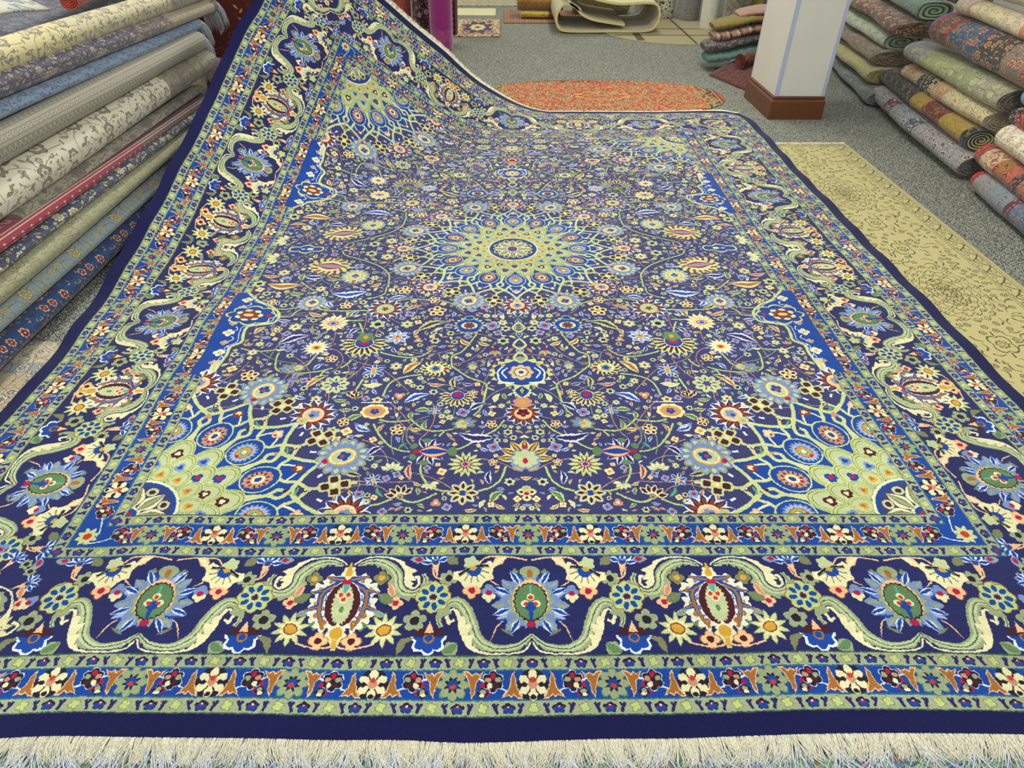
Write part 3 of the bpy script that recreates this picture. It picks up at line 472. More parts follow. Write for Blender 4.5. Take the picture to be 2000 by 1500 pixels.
PGRID=np.array([-1.6209,-0.0042,0,-1.4854,-0.0022,-0,-1.3501,0.0001,-0,-1.2151,0.0028,-0,-1.0806,0.0064,0,-0.9468,0.0109,0.0005,-0.8129,0.0085,-0,-0.6786,0.0064,-0.0002,-0.544,0.0041,-0.0002,-0.4086,-0,-0.0004,-0.2727,-0.0012,-0.0001,-0.1369,-0.0077,-0.0014,-0.0011,-0.0054,-0.0007,0.1348,-0.0025,-0.0001,0.2707,-0.0027,-0.0004,0.4066,0.0008,-0,0.5417,0.0038,0,0.6765,0.0043,0.0001,0.8116,0.0022,0.0002,0.9475,-0.0009,0.0004,1.0846,-0.0062,-0,1.222,-0.006,-0,1.3585,-0.0043,0,1.4945,-0.0028,0,1.6302,-0.0019,-0,-1.6225,0.1284,0,-1.487,0.1305,-0,-1.3518,0.133,-0,-1.217,0.1357,-0,-1.0825,0.139,0,-0.9479,0.1429,0.0008,-0.813,0.1411,0.0002,-0.678,0.1404,0.0007,-0.5427,0.1383,0.0009,-0.4071,0.1337,-0.0001,-0.2711,0.1324,-0,-0.136,0.1312,0.0003,-0.0013,0.1305,0.0002,0.1342,0.1308,0,0.2697,0.1317,0.0002,0.4053,0.1332,0.0001,0.5412,0.1372,0.0009,0.6769,0.1367,0.0005,0.813,0.1339,0.0002,0.9494,0.1301,-0,1.0858,0.1245,-0.0013,1.2221,0.1266,-0.0001,1.3582,0.1285,0,1.494,0.1299,0,1.6296,0.1309,-0,-1.6238,0.2607,0,-1.4881,0.263,0,-1.3526,0.2657,-0,-1.2176,0.2684,-0.0001,-1.083,0.2712,0.0001,-0.9493,0.2742,0.0007,-0.8146,0.2723,0.0004,-0.6781,0.2718,0.0003,-0.5425,0.2697,-0,-0.4076,0.2662,-0.001,-0.2713,0.267,-0,-0.1354,0.2674,0.0004,0.0003,0.2655,0.0001,0.1348,0.2648,0,0.2697,0.2651,0.0001,0.405,0.2646,-0.0009,0.5411,0.2679,0,0.6774,0.2679,0.0002,0.8136,0.2648,-0.0005,0.9502,0.2615,-0.0005,1.0866,0.2583,-0.0006,1.2226,0.2594,-0,1.3585,0.2615,0,1.494,0.263,0,1.6295,0.2638,0,-1.6251,0.3926,0,-1.4892,0.3952,0,-1.3531,0.3979,-0.0001,-1.216,0.4009,-0.0012,-1.0817,0.4026,-0.0004,-0.9475,0.4077,0.0027,-0.813,0.4038,0.0005,-0.6771,0.4018,-0.0001,-0.5414,0.4018,0.0002,-0.4068,0.4035,0.002,-0.2712,0.401,0.0003,-0.1351,0.4031,0.0021,0.0007,0.4001,0.0006,0.1355,0.3986,0,0.2706,0.3985,0.0002,0.4058,0.398,-0.0003,0.5416,0.3991,-0.0002,0.6779,0.3992,0,0.8142,0.3967,-0.0003,0.9506,0.394,-0.0003,1.0874,0.3924,-0.0001,1.2242,0.3921,-0,1.359,0.3952,-0,1.4943,0.3965,-0,1.6297,0.3971,0,-1.6272,0.5239,0,-1.4909,0.5271,-0,-1.3549,0.53,0,-1.219,0.5321,0.0008,-1.0804,0.5316,-0.0038,-0.946,0.5368,0.0007,-0.8108,0.5346,-0.0001,-0.676,0.5317,-0.0015,-0.5411,0.5341,0.0001,-0.4058,0.536,0.0011,-0.2705,0.5341,0.0001,-0.1349,0.534,-0.0001,0.0007,0.5328,-0,0.1359,0.5318,0,0.2712,0.5315,0.0001,0.4066,0.5313,0.0001,0.5423,0.5316,0.0001,0.6783,0.5316,0.0004,0.8144,0.5294,0,0.9501,0.5271,-0.0005,1.0852,0.5263,-0.0019,1.2235,0.527,-0.0001,1.3595,0.5295,0.0003,1.495,0.5303,0,1.6302,0.5308,-0,-1.6309,0.6551,0,-1.4941,0.6583,0.0002,-1.3555,0.6621,-0.001,-1.2199,0.6632,0.001,-1.0809,0.6636,-0.002,-0.9452,0.6659,-0.0006,-0.8102,0.6659,0.0001,-0.6757,0.6652,0.0001,-0.5411,0.6659,0,-0.4058,0.6668,0,-0.2703,0.6663,0,-0.1349,0.6661,0.0002,0.0006,0.6653,0.0001,0.136,0.6646,0,0.2713,0.6642,0,0.4068,0.664,0,0.5425,0.6641,0.0001,0.6785,0.6638,0.0002,0.8145,0.6622,0,0.9504,0.6606,-0.0002,1.0867,0.6598,-0.0007,1.2244,0.6615,0.0009,1.3624,0.6643,0.0039,1.4957,0.6644,0.0002,1.6303,0.665,-0.0001,-1.6353,0.7871,-0,-1.4999,0.7889,0.0018,-1.3613,0.7921,0.0005,-1.2226,0.7939,0.0009,-1.0819,0.7951,-0.0017,-0.9459,0.7965,-0.0006,-0.8111,0.7973,-0,-0.6764,0.7975,0,-0.5415,0.7978,0,-0.4063,0.7982,-0,-0.2708,0.7982,-0,-0.1353,0.798,0,0.0003,0.7975,0,0.1357,0.7971,-0,0.2712,0.7968,-0,0.4067,0.7966,-0,0.5423,0.7965,0,0.6781,0.796,0,0.814,0.795,0,0.9498,0.794,-0,1.0858,0.7938,-0,1.2221,0.7953,0.0003,1.3588,0.7978,0.0013,1.494,0.7985,0.0001,1.6291,0.7992,-0,-1.6343,0.9201,-0.0014,-1.5022,0.9203,0.0036,-1.365,0.922,0.0016,-1.2267,0.9234,0.0018,-1.0838,0.9257,-0.0024,-0.9479,0.9277,-0.0009,-0.8132,0.9288,-0,-0.678,0.9292,0,-0.5427,0.9296,0,-0.4072,0.9298,-0,-0.2717,0.9299,-0,-0.136,0.9299,-0,-0.0004,0.9297,-0,0.1351,0.9295,-0,0.2707,0.9293,-0,0.4062,0.9292,-0,0.5418,0.929,-0,0.6774,0.9286,-0,0.8128,0.9281,0,0.948,0.9275,0,1.0828,0.9277,-0.0003,1.218,0.9292,-0.001,1.3549,0.9309,0.0001,1.4914,0.9319,0,1.6271,0.9329,-0,-1.6299,1.0523,-0.0016,-1.4967,1.0518,0.0066,-1.3614,1.0542,0.0006,-1.2291,1.0544,0.0022,-1.0916,1.0562,0.0005,-0.9532,1.0585,-0,-0.8163,1.0598,-0,-0.6802,1.0606,0,-0.5444,1.0611,0,-0.4086,1.0615,0,-0.2729,1.0617,-0,-0.1371,1.0618,-0,-0.0014,1.0618,-0,0.1343,1.0617,-0,0.2699,1.0617,0,0.4055,1.0617,-0,0.541,1.0617,-0,0.6765,1.0616,0,0.8116,1.0614,0,0.9463,1.0614,-0,1.0802,1.0617,-0.0008,1.2148,1.0627,-0.0022,1.3545,1.064,0.0018,1.4899,1.065,0.0002,1.6254,1.0661,-0,-1.6242,1.183,-0.0039,-1.4947,1.1838,0.0055,-1.3624,1.186,0.0043,-1.2321,1.1864,0.0041,-1.0933,1.1872,0.0002,-0.9553,1.1888,-0.0002,-0.8186,1.1906,-0,-0.6823,1.1918,0,-0.5462,1.1925,0,-0.4103,1.193,0,-0.2744,1.1933,-0,-0.1385,1.1936,0,-0.0026,1.1938,0,0.1331,1.194,0,0.2689,1.1941,0,0.4046,1.1943,-0,0.5402,1.1944,-0,0.6756,1.1946,0,0.8109,1.1948,0,0.9457,1.1952,-0,1.0802,1.1957,-0.0004,1.2152,1.1961,-0.0013,1.3529,1.1971,0.0009,1.4886,1.1983,0.0001,1.6241,1.1992,-0,-1.6323,1.3124,-0.0012,-1.4986,1.3154,0.0033,-1.3644,1.3167,0.0041,-1.2284,1.3175,0.0046,-1.0907,1.3184,-0.0012,-0.9557,1.3201,-0.0006,-0.8204,1.3218,-0,-0.6844,1.323,0,-0.5482,1.3238,0,-0.4121,1.3245,-0,-0.2761,1.3249,-0,-0.14,1.3254,0,-0.0041,1.3257,0,0.1318,1.3261,-0,0.2677,1.3264,-0,0.4035,1.3267,-0,0.5392,1.3271,0,0.6749,1.3275,0,0.8104,1.328,0,0.9459,1.3286,-0,1.0813,1.3292,-0,1.2168,1.3297,-0,1.3523,1.3308,0.0001,1.4878,1.3317,0,1.6235,1.3322,0,-1.6408,1.4425,0.0085,-1.5042,1.4455,0.004,-1.3679,1.446,-0.0005,-1.233,1.4479,0.0112,-1.096,1.4498,0.0076,-0.9592,1.4517,0.0004,-0.8227,1.4531,-0.0001,-0.6865,1.4543,-0,-0.5503,1.4552,0,-0.4141,1.4559,0,-0.2779,1.4565,0,-0.1418,1.457,-0,-0.0057,1.4576,-0,0.1303,1.4581,-0,0.2663,1.4586,0,0.4022,1.4591,0,0.5382,1.4596,0,0.6741,1.4601,-0,0.81,1.4608,-0,0.9459,1.4616,-0,1.0819,1.4624,0.0002,1.2175,1.4635,0.0007,1.352,1.4652,0.0006,1.4879,1.4651,0,1.624,1.4651,0.0004,-1.6429,1.5738,0.0152,-1.5075,1.5756,0.0086,-1.3713,1.5765,-0.0003,-1.2362,1.579,0.0097,-1.0988,1.5811,0.0082,-0.9617,1.5828,0.0025,-0.8249,1.5844,0,-0.6886,1.5856,-0,-0.5523,1.5865,-0,-0.4161,1.5873,0,-0.2799,1.588,0,-0.1437,1.5886,-0,-0.0075,1.5894,-0,0.1286,1.5901,-0,0.2647,1.5908,0,0.4008,1.5914,0,0.5369,1.5919,0,0.6731,1.5926,-0,0.8093,1.5933,-0,0.9456,1.5942,-0,1.0817,1.5954,0.0001,1.2174,1.5969,0.0005,1.3523,1.5986,0.0006,1.4882,1.5982,0,1.6241,1.5983,0.0004,-1.6438,1.7038,0.036,-1.5089,1.7061,0.0157,-1.373,1.7078,0.0017,-1.2359,1.7103,-0.0002,-1.0992,1.7124,0.0003,-0.9628,1.7141,0.0007,-0.8266,1.7157,0.0003,-0.6905,1.717,0,-0.5544,1.718,-0,-0.4182,1.7188,-0,-0.2821,1.7194,-0,-0.1459,1.7202,0,-0.0096,1.7211,0,0.1266,1.7221,0,0.2629,1.7229,-0,0.3991,1.7235,-0,0.5355,1.7241,0,0.6719,1.7248,-0,0.8084,1.7256,-0,0.9449,1.7267,0,1.0815,1.728,0.0003,1.2179,1.7297,0.001,1.3527,1.7311,0.0001,1.488,1.7314,-0,1.6235,1.7315,0,-1.6419,1.8315,0.0697,-1.5108,1.8362,0.0306,-1.3766,1.838,-0.0005,-1.2387,1.8414,-0.0008,-1.0998,1.8441,-0.0013,-0.9638,1.846,-0.0004,-0.8281,1.8475,0.0001,-0.6922,1.8487,0.0001,-0.5563,1.8497,0,-0.4204,1.8504,-0,-0.2844,1.8509,-0,-0.1484,1.8516,0,-0.0121,1.8527,0,0.1243,1.854,0,0.2607,1.8549,-0,0.3973,1.8555,-0,0.5339,1.8561,0,0.6705,1.8568,-0,0.8071,1.8577,-0,0.9437,1.8589,0,1.0802,1.8604,0.0001,1.2161,1.8623,0.0002,1.3514,1.8642,0.0002,1.4871,1.8645,0,1.623,1.8646,0.0002,-1.6345,1.9587,0.105,-1.5094,1.9665,0.0477,-1.3796,1.9694,-0,-1.2422,1.9725,-0.0005,-1.1032,1.9755,-0.0007,-0.9662,1.9778,-0.0002,-0.83,1.9793,0,-0.6939,1.9805,0.0001,-0.558,1.9815,0.0001,-0.4223,1.9822,0,-0.2868,1.9827,0,-0.1515,1.9831,-0,-0.0155,1.9842,-0.0001,0.1212,1.9858,-0,0.2584,1.9866,0,0.3955,1.9872,0,0.5324,1.9879,0,0.6691,1.9887,-0,0.8057,1.9896,-0,0.9424,1.9908,0,1.0794,1.9926,0.0005,1.216,1.9949,0.0017,1.3499,1.9973,0.0005,1.4858,1.9973,0,1.6223,1.9973,0.0007,-1.6262,2.0845,0.1438,-1.5047,2.0951,0.0771,-1.3779,2.1017,0.0257,-1.2433,2.1047,0.007,-1.1058,2.1072,-0,-0.9684,2.1094,-0.0002,-0.8317,2.111,-0,-0.6953,2.1123,0.0001,-0.5592,2.1134,0.0001,-0.4235,2.1143,0,-0.2884,2.115,0,-0.1542,2.1155,-0.0001,-0.022,2.1154,-0.0014,0.1183,2.1169,-0.0001,0.2568,2.1179,0,0.3942,2.1188,0,0.5311,2.1196,-0,0.6677,2.1205,-0,0.8041,2.1215,-0,0.9404,2.1227,0,1.0767,2.1245,0.0003,1.2127,2.1272,0.0009,1.3476,2.1298,0.0001,1.4836,2.1298,0,1.6205,2.1292,0.0006,-1.6149,2.2103,0.1813,-1.497,2.2231,0.1114,-1.3736,2.2331,0.0488,-1.2416,2.2375,0.0158,-1.106,2.2394,0.0034,-0.9693,2.2411,0,-0.8326,2.2427,-0.0001,-0.6961,2.244,-0,-0.5599,2.2452,0,-0.4239,2.2463,0,-0.2883,2.2473,0,-0.1529,2.248,-0,-0.0171,2.2478,-0.0001,0.1194,2.2482,-0,0.2566,2.2493,0,0.3936,2.2504,0,0.5303,2.2515,0,0.6667,2.2525,-0,0.8028,2.2536,-0,0.9385,2.255,0,1.0736,2.2568,0,1.2076,2.2596,-0,1.3413,2.2628,-0.0002,1.4813,2.261,0.0001,1.6207,2.26,0.0017,-1.6053,2.3348,0.2245,-1.4889,2.3489,0.1534,-1.3679,2.3611,0.0866,-1.2387,2.3687,0.0392,-1.1051,2.3715,0.0155,-0.9693,2.373,0.0047,-0.8328,2.3744,0.0005,-0.6962,2.3757,-0.0001,-0.5598,2.377,-0,-0.4236,2.3782,0,-0.2876,2.3792,0,-0.1514,2.3798,0,-0.0153,2.38,0,0.1209,2.3804,0,0.2572,2.3812,-0,0.3937,2.3823,-0,0.5301,2.3834,0,0.6662,2.3846,0,0.8022,2.3858,0,0.9377,2.3873,0,1.0728,2.3893,-0,1.2075,2.3916,-0,1.3429,2.3931,-0.0001,1.4818,2.3912,0,1.6193,2.3903,0.0002,-1.5953,2.4597,0.2701,-1.4795,2.4739,0.1983,-1.3599,2.4869,0.1305,-1.2345,2.4969,0.0751,-1.1035,2.502,0.0382,-0.9686,2.5046,0.0152,-0.8323,2.5061,0.0035,-0.6958,2.5074,-0,-0.5593,2.5087,-0.0001,-0.423,2.5099,-0,-0.2867,2.5109,0,-0.1504,2.5116,0,-0.0143,2.5121,0,0.1219,2.5127,-0,0.258,2.5134,-0,0.3942,2.5144,-0,0.5303,2.5155,0,0.6664,2.5167,0,0.8023,2.518,-0,0.9381,2.5195,-0,1.0739,2.5211,0,1.2101,2.5225,0,1.3471,2.5226,-0,1.4847,2.5216,0.0001,1.6232,2.5209,0.0017,-1.5815,2.5854,0.3134,-1.4656,2.5995,0.2412,-1.348,2.6132,0.1719,-1.2257,2.6245,0.1114,-1.0984,2.6317,0.0641,-0.9662,2.6356,0.0302,-0.8311,2.6377,0.0099,-0.6949,2.6391,0.0012,-0.5585,2.6404,-0.0001,-0.4222,2.6417,-0,-0.2859,2.6427,0,-0.1497,2.6435,0,-0.0135,2.6442,0,0.1226,2.6449,0,0.2587,2.6457,-0,0.3948,2.6466,-0,0.5309,2.6477,0,0.6669,2.6488,0,0.8029,2.65,-0,0.939,2.6513,-0,1.0754,2.6524,-0,1.2123,2.6531,0.0001,1.3495,2.6529,0.0005,1.4859,2.6523,0,1.6223,2.6522,0.0002,-1.5673,2.7093,0.3596,-1.4503,2.7236,0.2885,-1.3333,2.7377,0.2181,-1.2138,2.7504,0.1529,-1.0902,2.76,0.0958,-0.9618,2.7658,0.0512,-0.829,2.769,0.0211,-0.6937,2.7709,0.0052,-0.5576,2.7722,-0,-0.4214,2.7735,-0.0001,-0.2852,2.7746,-0,-0.149,2.7755,0,-0.0128,2.7763,0,0.1233,2.7771,0,0.2595,2.7779,0,0.3956,2.7788,-0,0.5317,2.7798,-0,0.6678,2.7809,0,0.8039,2.7819,-0,0.9401,2.7829,-0,1.0766,2.7837,-0,1.2133,2.7839,0.0001,1.3501,2.7838,0.0005,1.4858,2.7835,0,1.6218,2.7835,-0,-1.5556,2.8305,0.4143,-1.4353,2.8445,0.3426,-1.3164,2.8587,0.2712,-1.1977,2.8732,0.2009,-1.0785,2.8858,0.1359,-0.9549,2.8945,0.0807,-0.8256,2.8997,0.0393,-0.6921,2.9025,0.0137,-0.5566,2.9042,0.0022,-0.4206,2.9054,-0.0001,-0.2845,2.9066,-0.0001,-0.1483,2.9075,0,-0.0122,2.9084,0.0001,0.124,2.9092,0.0001,0.2602,2.91,0,0.3964,2.9109,0,0.5326,2.9119,-0,0.6688,2.9128,-0,0.805,2.9138,0,0.9412,2.9146,-0,1.0775,2.9151,-0,1.2136,2.9153,0,1.3495,2.9152,0,1.4851,2.9148,-0,1.6208,2.9147,-0.0002,-1.5367,2.9496,0.472,-1.4159,2.9625,0.401,-1.2958,2.9765,0.3284,-1.1799,2.9922,0.2563,-1.0636,3.0077,0.1854,-0.9448,3.0203,0.1197,-0.8203,3.0289,0.0658,-0.6898,3.0338,0.0285,-0.5557,3.0361,0.0081,-0.42,3.0375,0.0006,-0.284,3.0386,-0.0001,-0.1478,3.0396,-0,-0.0116,3.0404,0.0001,0.1247,3.0412,0.0001,0.261,3.0421,0.0002,0.3973,3.0429,0.0001,0.5336,3.0438,0,0.6699,3.0448,-0,0.8062,3.0456,-0,0.9425,3.0464,-0,1.0786,3.0469,-0,1.2146,3.0472,0.0001,1.3502,3.0472,0.0002,1.4851,3.0466,-0,1.6192,3.0456,-0.0016,-1.5149,3.0643,0.5367,-1.3921,3.0767,0.465,-1.2707,3.0907,0.3909,-1.1566,3.1077,0.317,-1.0423,3.1254,0.2409,-0.9297,3.1427,0.1665,-0.8119,3.156,0.1011,-0.6862,3.1641,0.0512,-0.5545,3.1679,0.0196,-0.4196,3.1697,0.0043,-0.2837,3.1708,-0,-0.1475,3.1717,-0.0001,-0.0112,3.1724,0,0.1253,3.1732,0.0002,0.2618,3.174,0.0003,0.3983,3.1748,0.0003,0.5348,3.1757,0.0002,0.6712,3.1766,0,0.8077,3.1775,-0,0.944,3.1782,-0,1.0802,3.1788,-0,1.2162,3.1791,0.0001,1.352,3.1792,0.0005,1.4875,3.1784,0,1.6233,3.1767,-0.0001,-1.4879,3.1742,0.6078,-1.3654,3.1865,0.5351,-1.2448,3.2008,0.4607,-1.1305,3.2189,0.383,-1.0184,3.2395,0.3016,-0.9112,3.2618,0.2198,-0.8002,3.2804,0.1445,-0.6806,3.2927,0.0824,-0.5527,3.2991,0.0378,-0.4195,3.3018,0.0118,-0.2838,3.3029,0.0012,-0.1474,3.3037,-0.0001,-0.0108,3.3043,-0,0.1259,3.305,0.0001,0.2626,3.3057,0.0003,0.3993,3.3066,0.0004,0.536,3.3075,0.0005,0.6727,3.3084,0.0004,0.8092,3.3093,0,0.9458,3.3101,-0.0001,1.0822,3.3107,-0,1.2184,3.311,0,1.3545,3.3109,0,1.4904,3.3099,0,1.6263,3.3083,-0,-1.451,3.2803,0.6815,-1.3314,3.2926,0.6069,-1.2118,3.3078,0.5312,-1.0991,3.3278,0.4495,-0.9923,3.3522,0.3633,-0.8905,3.3788,0.2767,-0.7852,3.4021,0.1945,-0.6718,3.4189,0.1222,-0.5493,3.4289,0.0641,-0.4192,3.4335,0.024,-0.2842,3.435,0.0039,-0.1475,3.4355,-0.0003,-0.0106,3.4359,-0.0001,0.1265,3.4365,0,0.2635,3.4373,0.0001,0.4005,3.4382,0.0004,0.5373,3.4391,0.0009,0.6742,3.44,0.0013,0.811,3.4409,0.001,0.9477,3.4418,0.0001,1.0845,3.4425,-0.0001,1.2212,3.4428,0.0001,1.3578,3.4426,0.0005,1.4935,3.4418,0,1.6288,3.4404,-0.0003,-1.4031,3.3843,0.7523,-1.2914,3.3981,0.6774,-1.1764,3.4149,0.6003,-1.0681,3.4376,0.5151,-0.9678,3.4656,0.425,-0.869,3.4947,0.3362,-0.7671,3.5208,0.2503,-0.6586,3.5415,0.1707,-0.5423,3.556,0.1005,-0.4177,3.564,0.0439,-0.2846,3.5667,0.0101,-0.1476,3.5671,-0.0003,-0.0102,3.5672,-0.0007,0.1272,3.5679,-0.0002,0.2645,3.5686,-0.0003,0.4017,3.5696,0.0002,0.5387,3.5706,0.0011,0.6758,3.5715,0.0022,0.8127,3.5724,0.0032,0.9497,3.5733,0.003,1.0867,3.5741,0.0005,1.224,3.5743,0.0003,1.3613,3.5745,0.0016,1.4963,3.5741,0.0001,1.6316,3.5732,-0,-1.3619,3.486,0.8288,-1.2551,3.505,0.7484,-1.1472,3.5253,0.6662,-1.0423,3.5497,0.5801,-0.9422,3.5782,0.49,-0.8452,3.6084,0.4,-0.7453,3.6362,0.3121,-0.6394,3.6592,0.2289,-0.5285,3.6778,0.1501,-0.4103,3.6907,0.0805,-0.282,3.6969,0.0311,-0.1469,3.6983,0.0057,-0.0094,3.6983,-0.0012,0.1281,3.6991,-0.0005,0.2656,3.6998,-0.0008,0.403,3.701,0.0002,0.5403,3.702,0.0012,0.6774,3.7029,0.0025,0.8145,3.7039,0.0053,0.9517,3.7047,0.0078,1.0889,3.7055,0.0072,1.2262,3.7056,0.0009,1.362,3.7063,0,1.4975,3.7067,-0,1.6329,3.7065,0,-1.3227,3.5883,0.9047,-1.2201,3.612,0.819,-1.1179,3.6363,0.7328,-1.0171,3.6623,0.6456,-0.9172,3.6903,0.5578,-0.8208,3.7206,0.4675,-0.7214,3.7488,0.3786,-0.6154,3.7726,0.2938,-0.5075,3.7937,0.2109,-0.3936,3.8104,0.1364,-0.2723,3.8219,0.0747,-0.1432,3.8279,0.0302,-0.0082,3.8297,0.007,0.1291,3.8304,0.0009,0.2668,3.8313,-0.0002,0.4046,3.8323,0.0012,0.5418,3.8333,0.0016,0.6789,3.8343,0.0024,0.8164,3.8352,0.0061,0.9536,3.836,0.0095,1.0909,3.8368,0.0107,1.2281,3.8374,0.0076,1.3624,3.8388,0.0003,1.4975,3.8395,-0.0001,1.6329,3.8398,-0,-1.2846,3.6919,0.9787,-1.186,3.7193,0.8896,-1.0878,3.7468,0.8005,-0.9899,3.775,0.7114,-0.8929,3.8042,0.6221,-0.7973,3.8341,0.5324,-0.6977,3.8616,0.4435,-0.5924,3.8863,0.3563,-0.4858,3.9092,0.2719,-0.3758,3.9291,0.1927,-0.2601,3.9449,0.1226,-0.1366,3.955,0.0667,-0.0055,3.9597,0.0306,0.1299,3.9615,0.0104,0.2672,3.9626,0.0028,0.4054,3.9637,0.0018,0.5423,3.9648,0.0018,0.6793,3.9658,0.0028,0.817,3.9666,0.0056,0.9537,3.9677,0.0082,1.0896,3.9689,0.0089,1.2254,3.9702,0.0061,1.361,3.9715,0.0003,1.4965,3.9724,-0.0002,1.632,3.9731,-0,-1.2477,3.7966,1.0518,-1.1525,3.8268,0.9601,-1.0572,3.857,0.8685,-0.9617,3.8872,0.7774,-0.8657,3.9174,0.6866,-0.7688,3.9468,0.596,-0.6694,3.974,0.5063,-0.5669,3.9997,0.4188,-0.463,4.0245,0.333,-0.3582,4.0478,0.2484,-0.2479,4.0677,0.1701,-0.1293,4.0818,0.1042,-0.0027,4.0895,0.0536,0.1298,4.0928,0.0199,0.2659,4.0941,0.0037,0.4032,4.0952,-0,0.5406,4.0963,0.0001,0.6778,4.0975,0.0015,0.8147,4.0985,0.0031,0.9513,4.0998,0.0044,1.0876,4.1013,0.0053,1.2235,4.1028,0.0047,1.3593,4.1041,0.0026,1.4951,4.1051,0.0003,1.6307,4.1061,-0,-1.2112,3.9017,1.1245,-1.1192,3.9344,1.0304,-1.0266,3.9668,0.9366,-0.9329,3.9985,0.8438,-0.8374,4.0293,0.7519,-0.7404,4.0588,0.6607,-0.6426,4.0868,0.5695,-0.5405,4.1126,0.4823,-0.4371,4.1387,0.3961,-0.3406,4.1669,0.3025,-0.2374,4.1912,0.2148,-0.1221,4.2086,0.1411,-0.0009,4.2195,0.0749,0.1279,4.2244,0.0247,0.2637,4.2257,-0.0003,0.4014,4.2268,-0.0012,0.5389,4.2274,-0.0019,0.676,4.2294,-0.0001,0.8128,4.2304,-0.0006,0.9494,4.2316,-0.0009,1.0857,4.2337,0.0013,1.2218,4.2353,0.0042,1.3579,4.2367,0.0065,1.4937,4.2378,0.0051,1.6294,4.2389,0.0001]).reshape(33,25,3)
# ------------------------------------------------------------------ scene
from mathutils import Vector, Matrix
C=bpy.context.scene.collection
RS=np.random.RandomState(11)
FLOOR=-.0175
def lin(c):
    o=[]
    for v in c[:3]:
        v=v/255.;o.append(v/12.92 if v<=.04045 else ((v+.055)/1.055)**2.4)
    return (*o,1)
def mk_image(name,rgb):
    h,w,_=rgb.shape;im=bpy.data.images.new(name,w,h,alpha=False)
    b=np.ones((h,w,4),np.float32);b[...,:3]=rgb;im.pixels.foreach_set(b.ravel());im.update();im.pack();return im
def mesh(name,V,Fc,mat,parent=None,uv=None,uv2=None,smooth=True):
    m=bpy.data.meshes.new(name);V=np.asarray(V,np.float32)
    if isinstance(Fc,np.ndarray):
        n=len(Fc);k=Fc.shape[1];m.vertices.add(len(V));m.vertices.foreach_set('co',V.ravel());m.loops.add(n*k);m.loops.foreach_set('vertex_index',Fc.astype(np.int32).ravel())
        m.polygons.add(n);m.polygons.foreach_set('loop_start',np.arange(0,n*k,k,dtype=np.int32));m.polygons.foreach_set('loop_total',np.full(n,k,np.int32));m.update(calc_edges=True)
    else: m.from_pydata([tuple(map(float,v)) for v in V],[],Fc);m.update()
    for nm,U in (('UVMap',uv),('Len',uv2)):
        if U is None: continue
        l=m.uv_layers.new(name=nm);vi=np.empty(len(m.loops),np.int32);m.loops.foreach_get('vertex_index',vi)
        l.data.foreach_set('uv',np.asarray(U,np.float32)[vi].ravel())
    m.polygons.foreach_set('use_smooth',np.full(len(m.polygons),smooth));m.materials.append(mat);m.validate()
    o=bpy.data.objects.new(name,m);C.objects.link(o)
    if parent: o.parent=parent
    return o
def tag(o,label=None,cat=None,group=None,kind=None):
    for k,v in (('label',label),('category',cat),('group',group),('kind',kind)):
        if v: o[k]=v
    return o
def empty(name,loc,label,cat,group=None):
    o=bpy.data.objects.new(name,None);C.objects.link(o);o.location=loc;o.empty_display_size=.1;return tag(o,label,cat,group)
def unplace(o,root): # geometry was built in world space
    o.parent=root;o.matrix_parent_inverse=Matrix.Translation(-root.location)
    return o
# ---- materials
def nt(name):
    m=bpy.data.materials.new(name);m.use_nodes=True;t=m.node_tree;b=t.nodes['Principled BSDF'];return m,t,b
def N(t,ty,**k):
    n=t.nodes.new(ty)
    for a,v in k.items():
        if a.startswith('i_'): n.inputs[a[2:].replace('_',' ')].default_value=v
        else: setattr(n,a,v)
    return n
def mixc(t,fac,a,b,bt='MIX'):
    n=N(t,'ShaderNodeMix',data_type='RGBA',blend_type=bt)
    for s,v in ((0,fac),(6,a),(7,b)):
        if hasattr(v,'is_output'): t.links.new(v,n.inputs[s])
        else: n.inputs[s].default_value=v
    return n.outputs[2]
def pile(t,b,scale=900,dist=.0012,strength=.6,coord='Object'):
    tc=N(t,'ShaderNodeTexCoord');no=N(t,'ShaderNodeTexNoise');no.inputs['Scale'].default_value=scale;no.inputs['Detail'].default_value=2
    t.links.new(tc.outputs[coord],no.inputs['Vector']);bp=N(t,'ShaderNodeBump');bp.inputs['Strength'].default_value=strength;bp.inputs['Distance'].default_value=dist
    t.links.new(no.outputs['Fac'],bp.inputs['Height']);t.links.new(bp.outputs[0],b.inputs['Normal']);return no,tc
def plain(name,col,rough=.8,sheen=0,noise=0,scale=60,spec=.3,metal=0):
    m,t,b=nt(name);b.inputs['Roughness'].default_value=rough;b.inputs['Sheen Weight'].default_value=sheen;b.inputs['Specular IOR Level'].default_value=spec
    if noise:
        tc=N(t,'ShaderNodeTexCoord');no=N(t,'ShaderNodeTexNoise');no.inputs['Scale'].default_value=scale;no.inputs['Detail'].default_value=4;t.links.new(tc.outputs['Object'],no.inputs['Vector'])
        r=N(t,'ShaderNodeMapRange');r.inputs[1].default_value=.3;r.inputs[2].default_value=.7;t.links.new(no.outputs['Fac'],r.inputs[0])
        l=lin(col);t.links.new(mixc(t,r.outputs[0],tuple(v*(1-noise) for v in l[:3])+(1,),tuple(min(1,v*(1+noise)) for v in l[:3])+(1,)),b.inputs['Base Color'])
    else: b.inputs['Base Color'].default_value=lin(col)
    return m
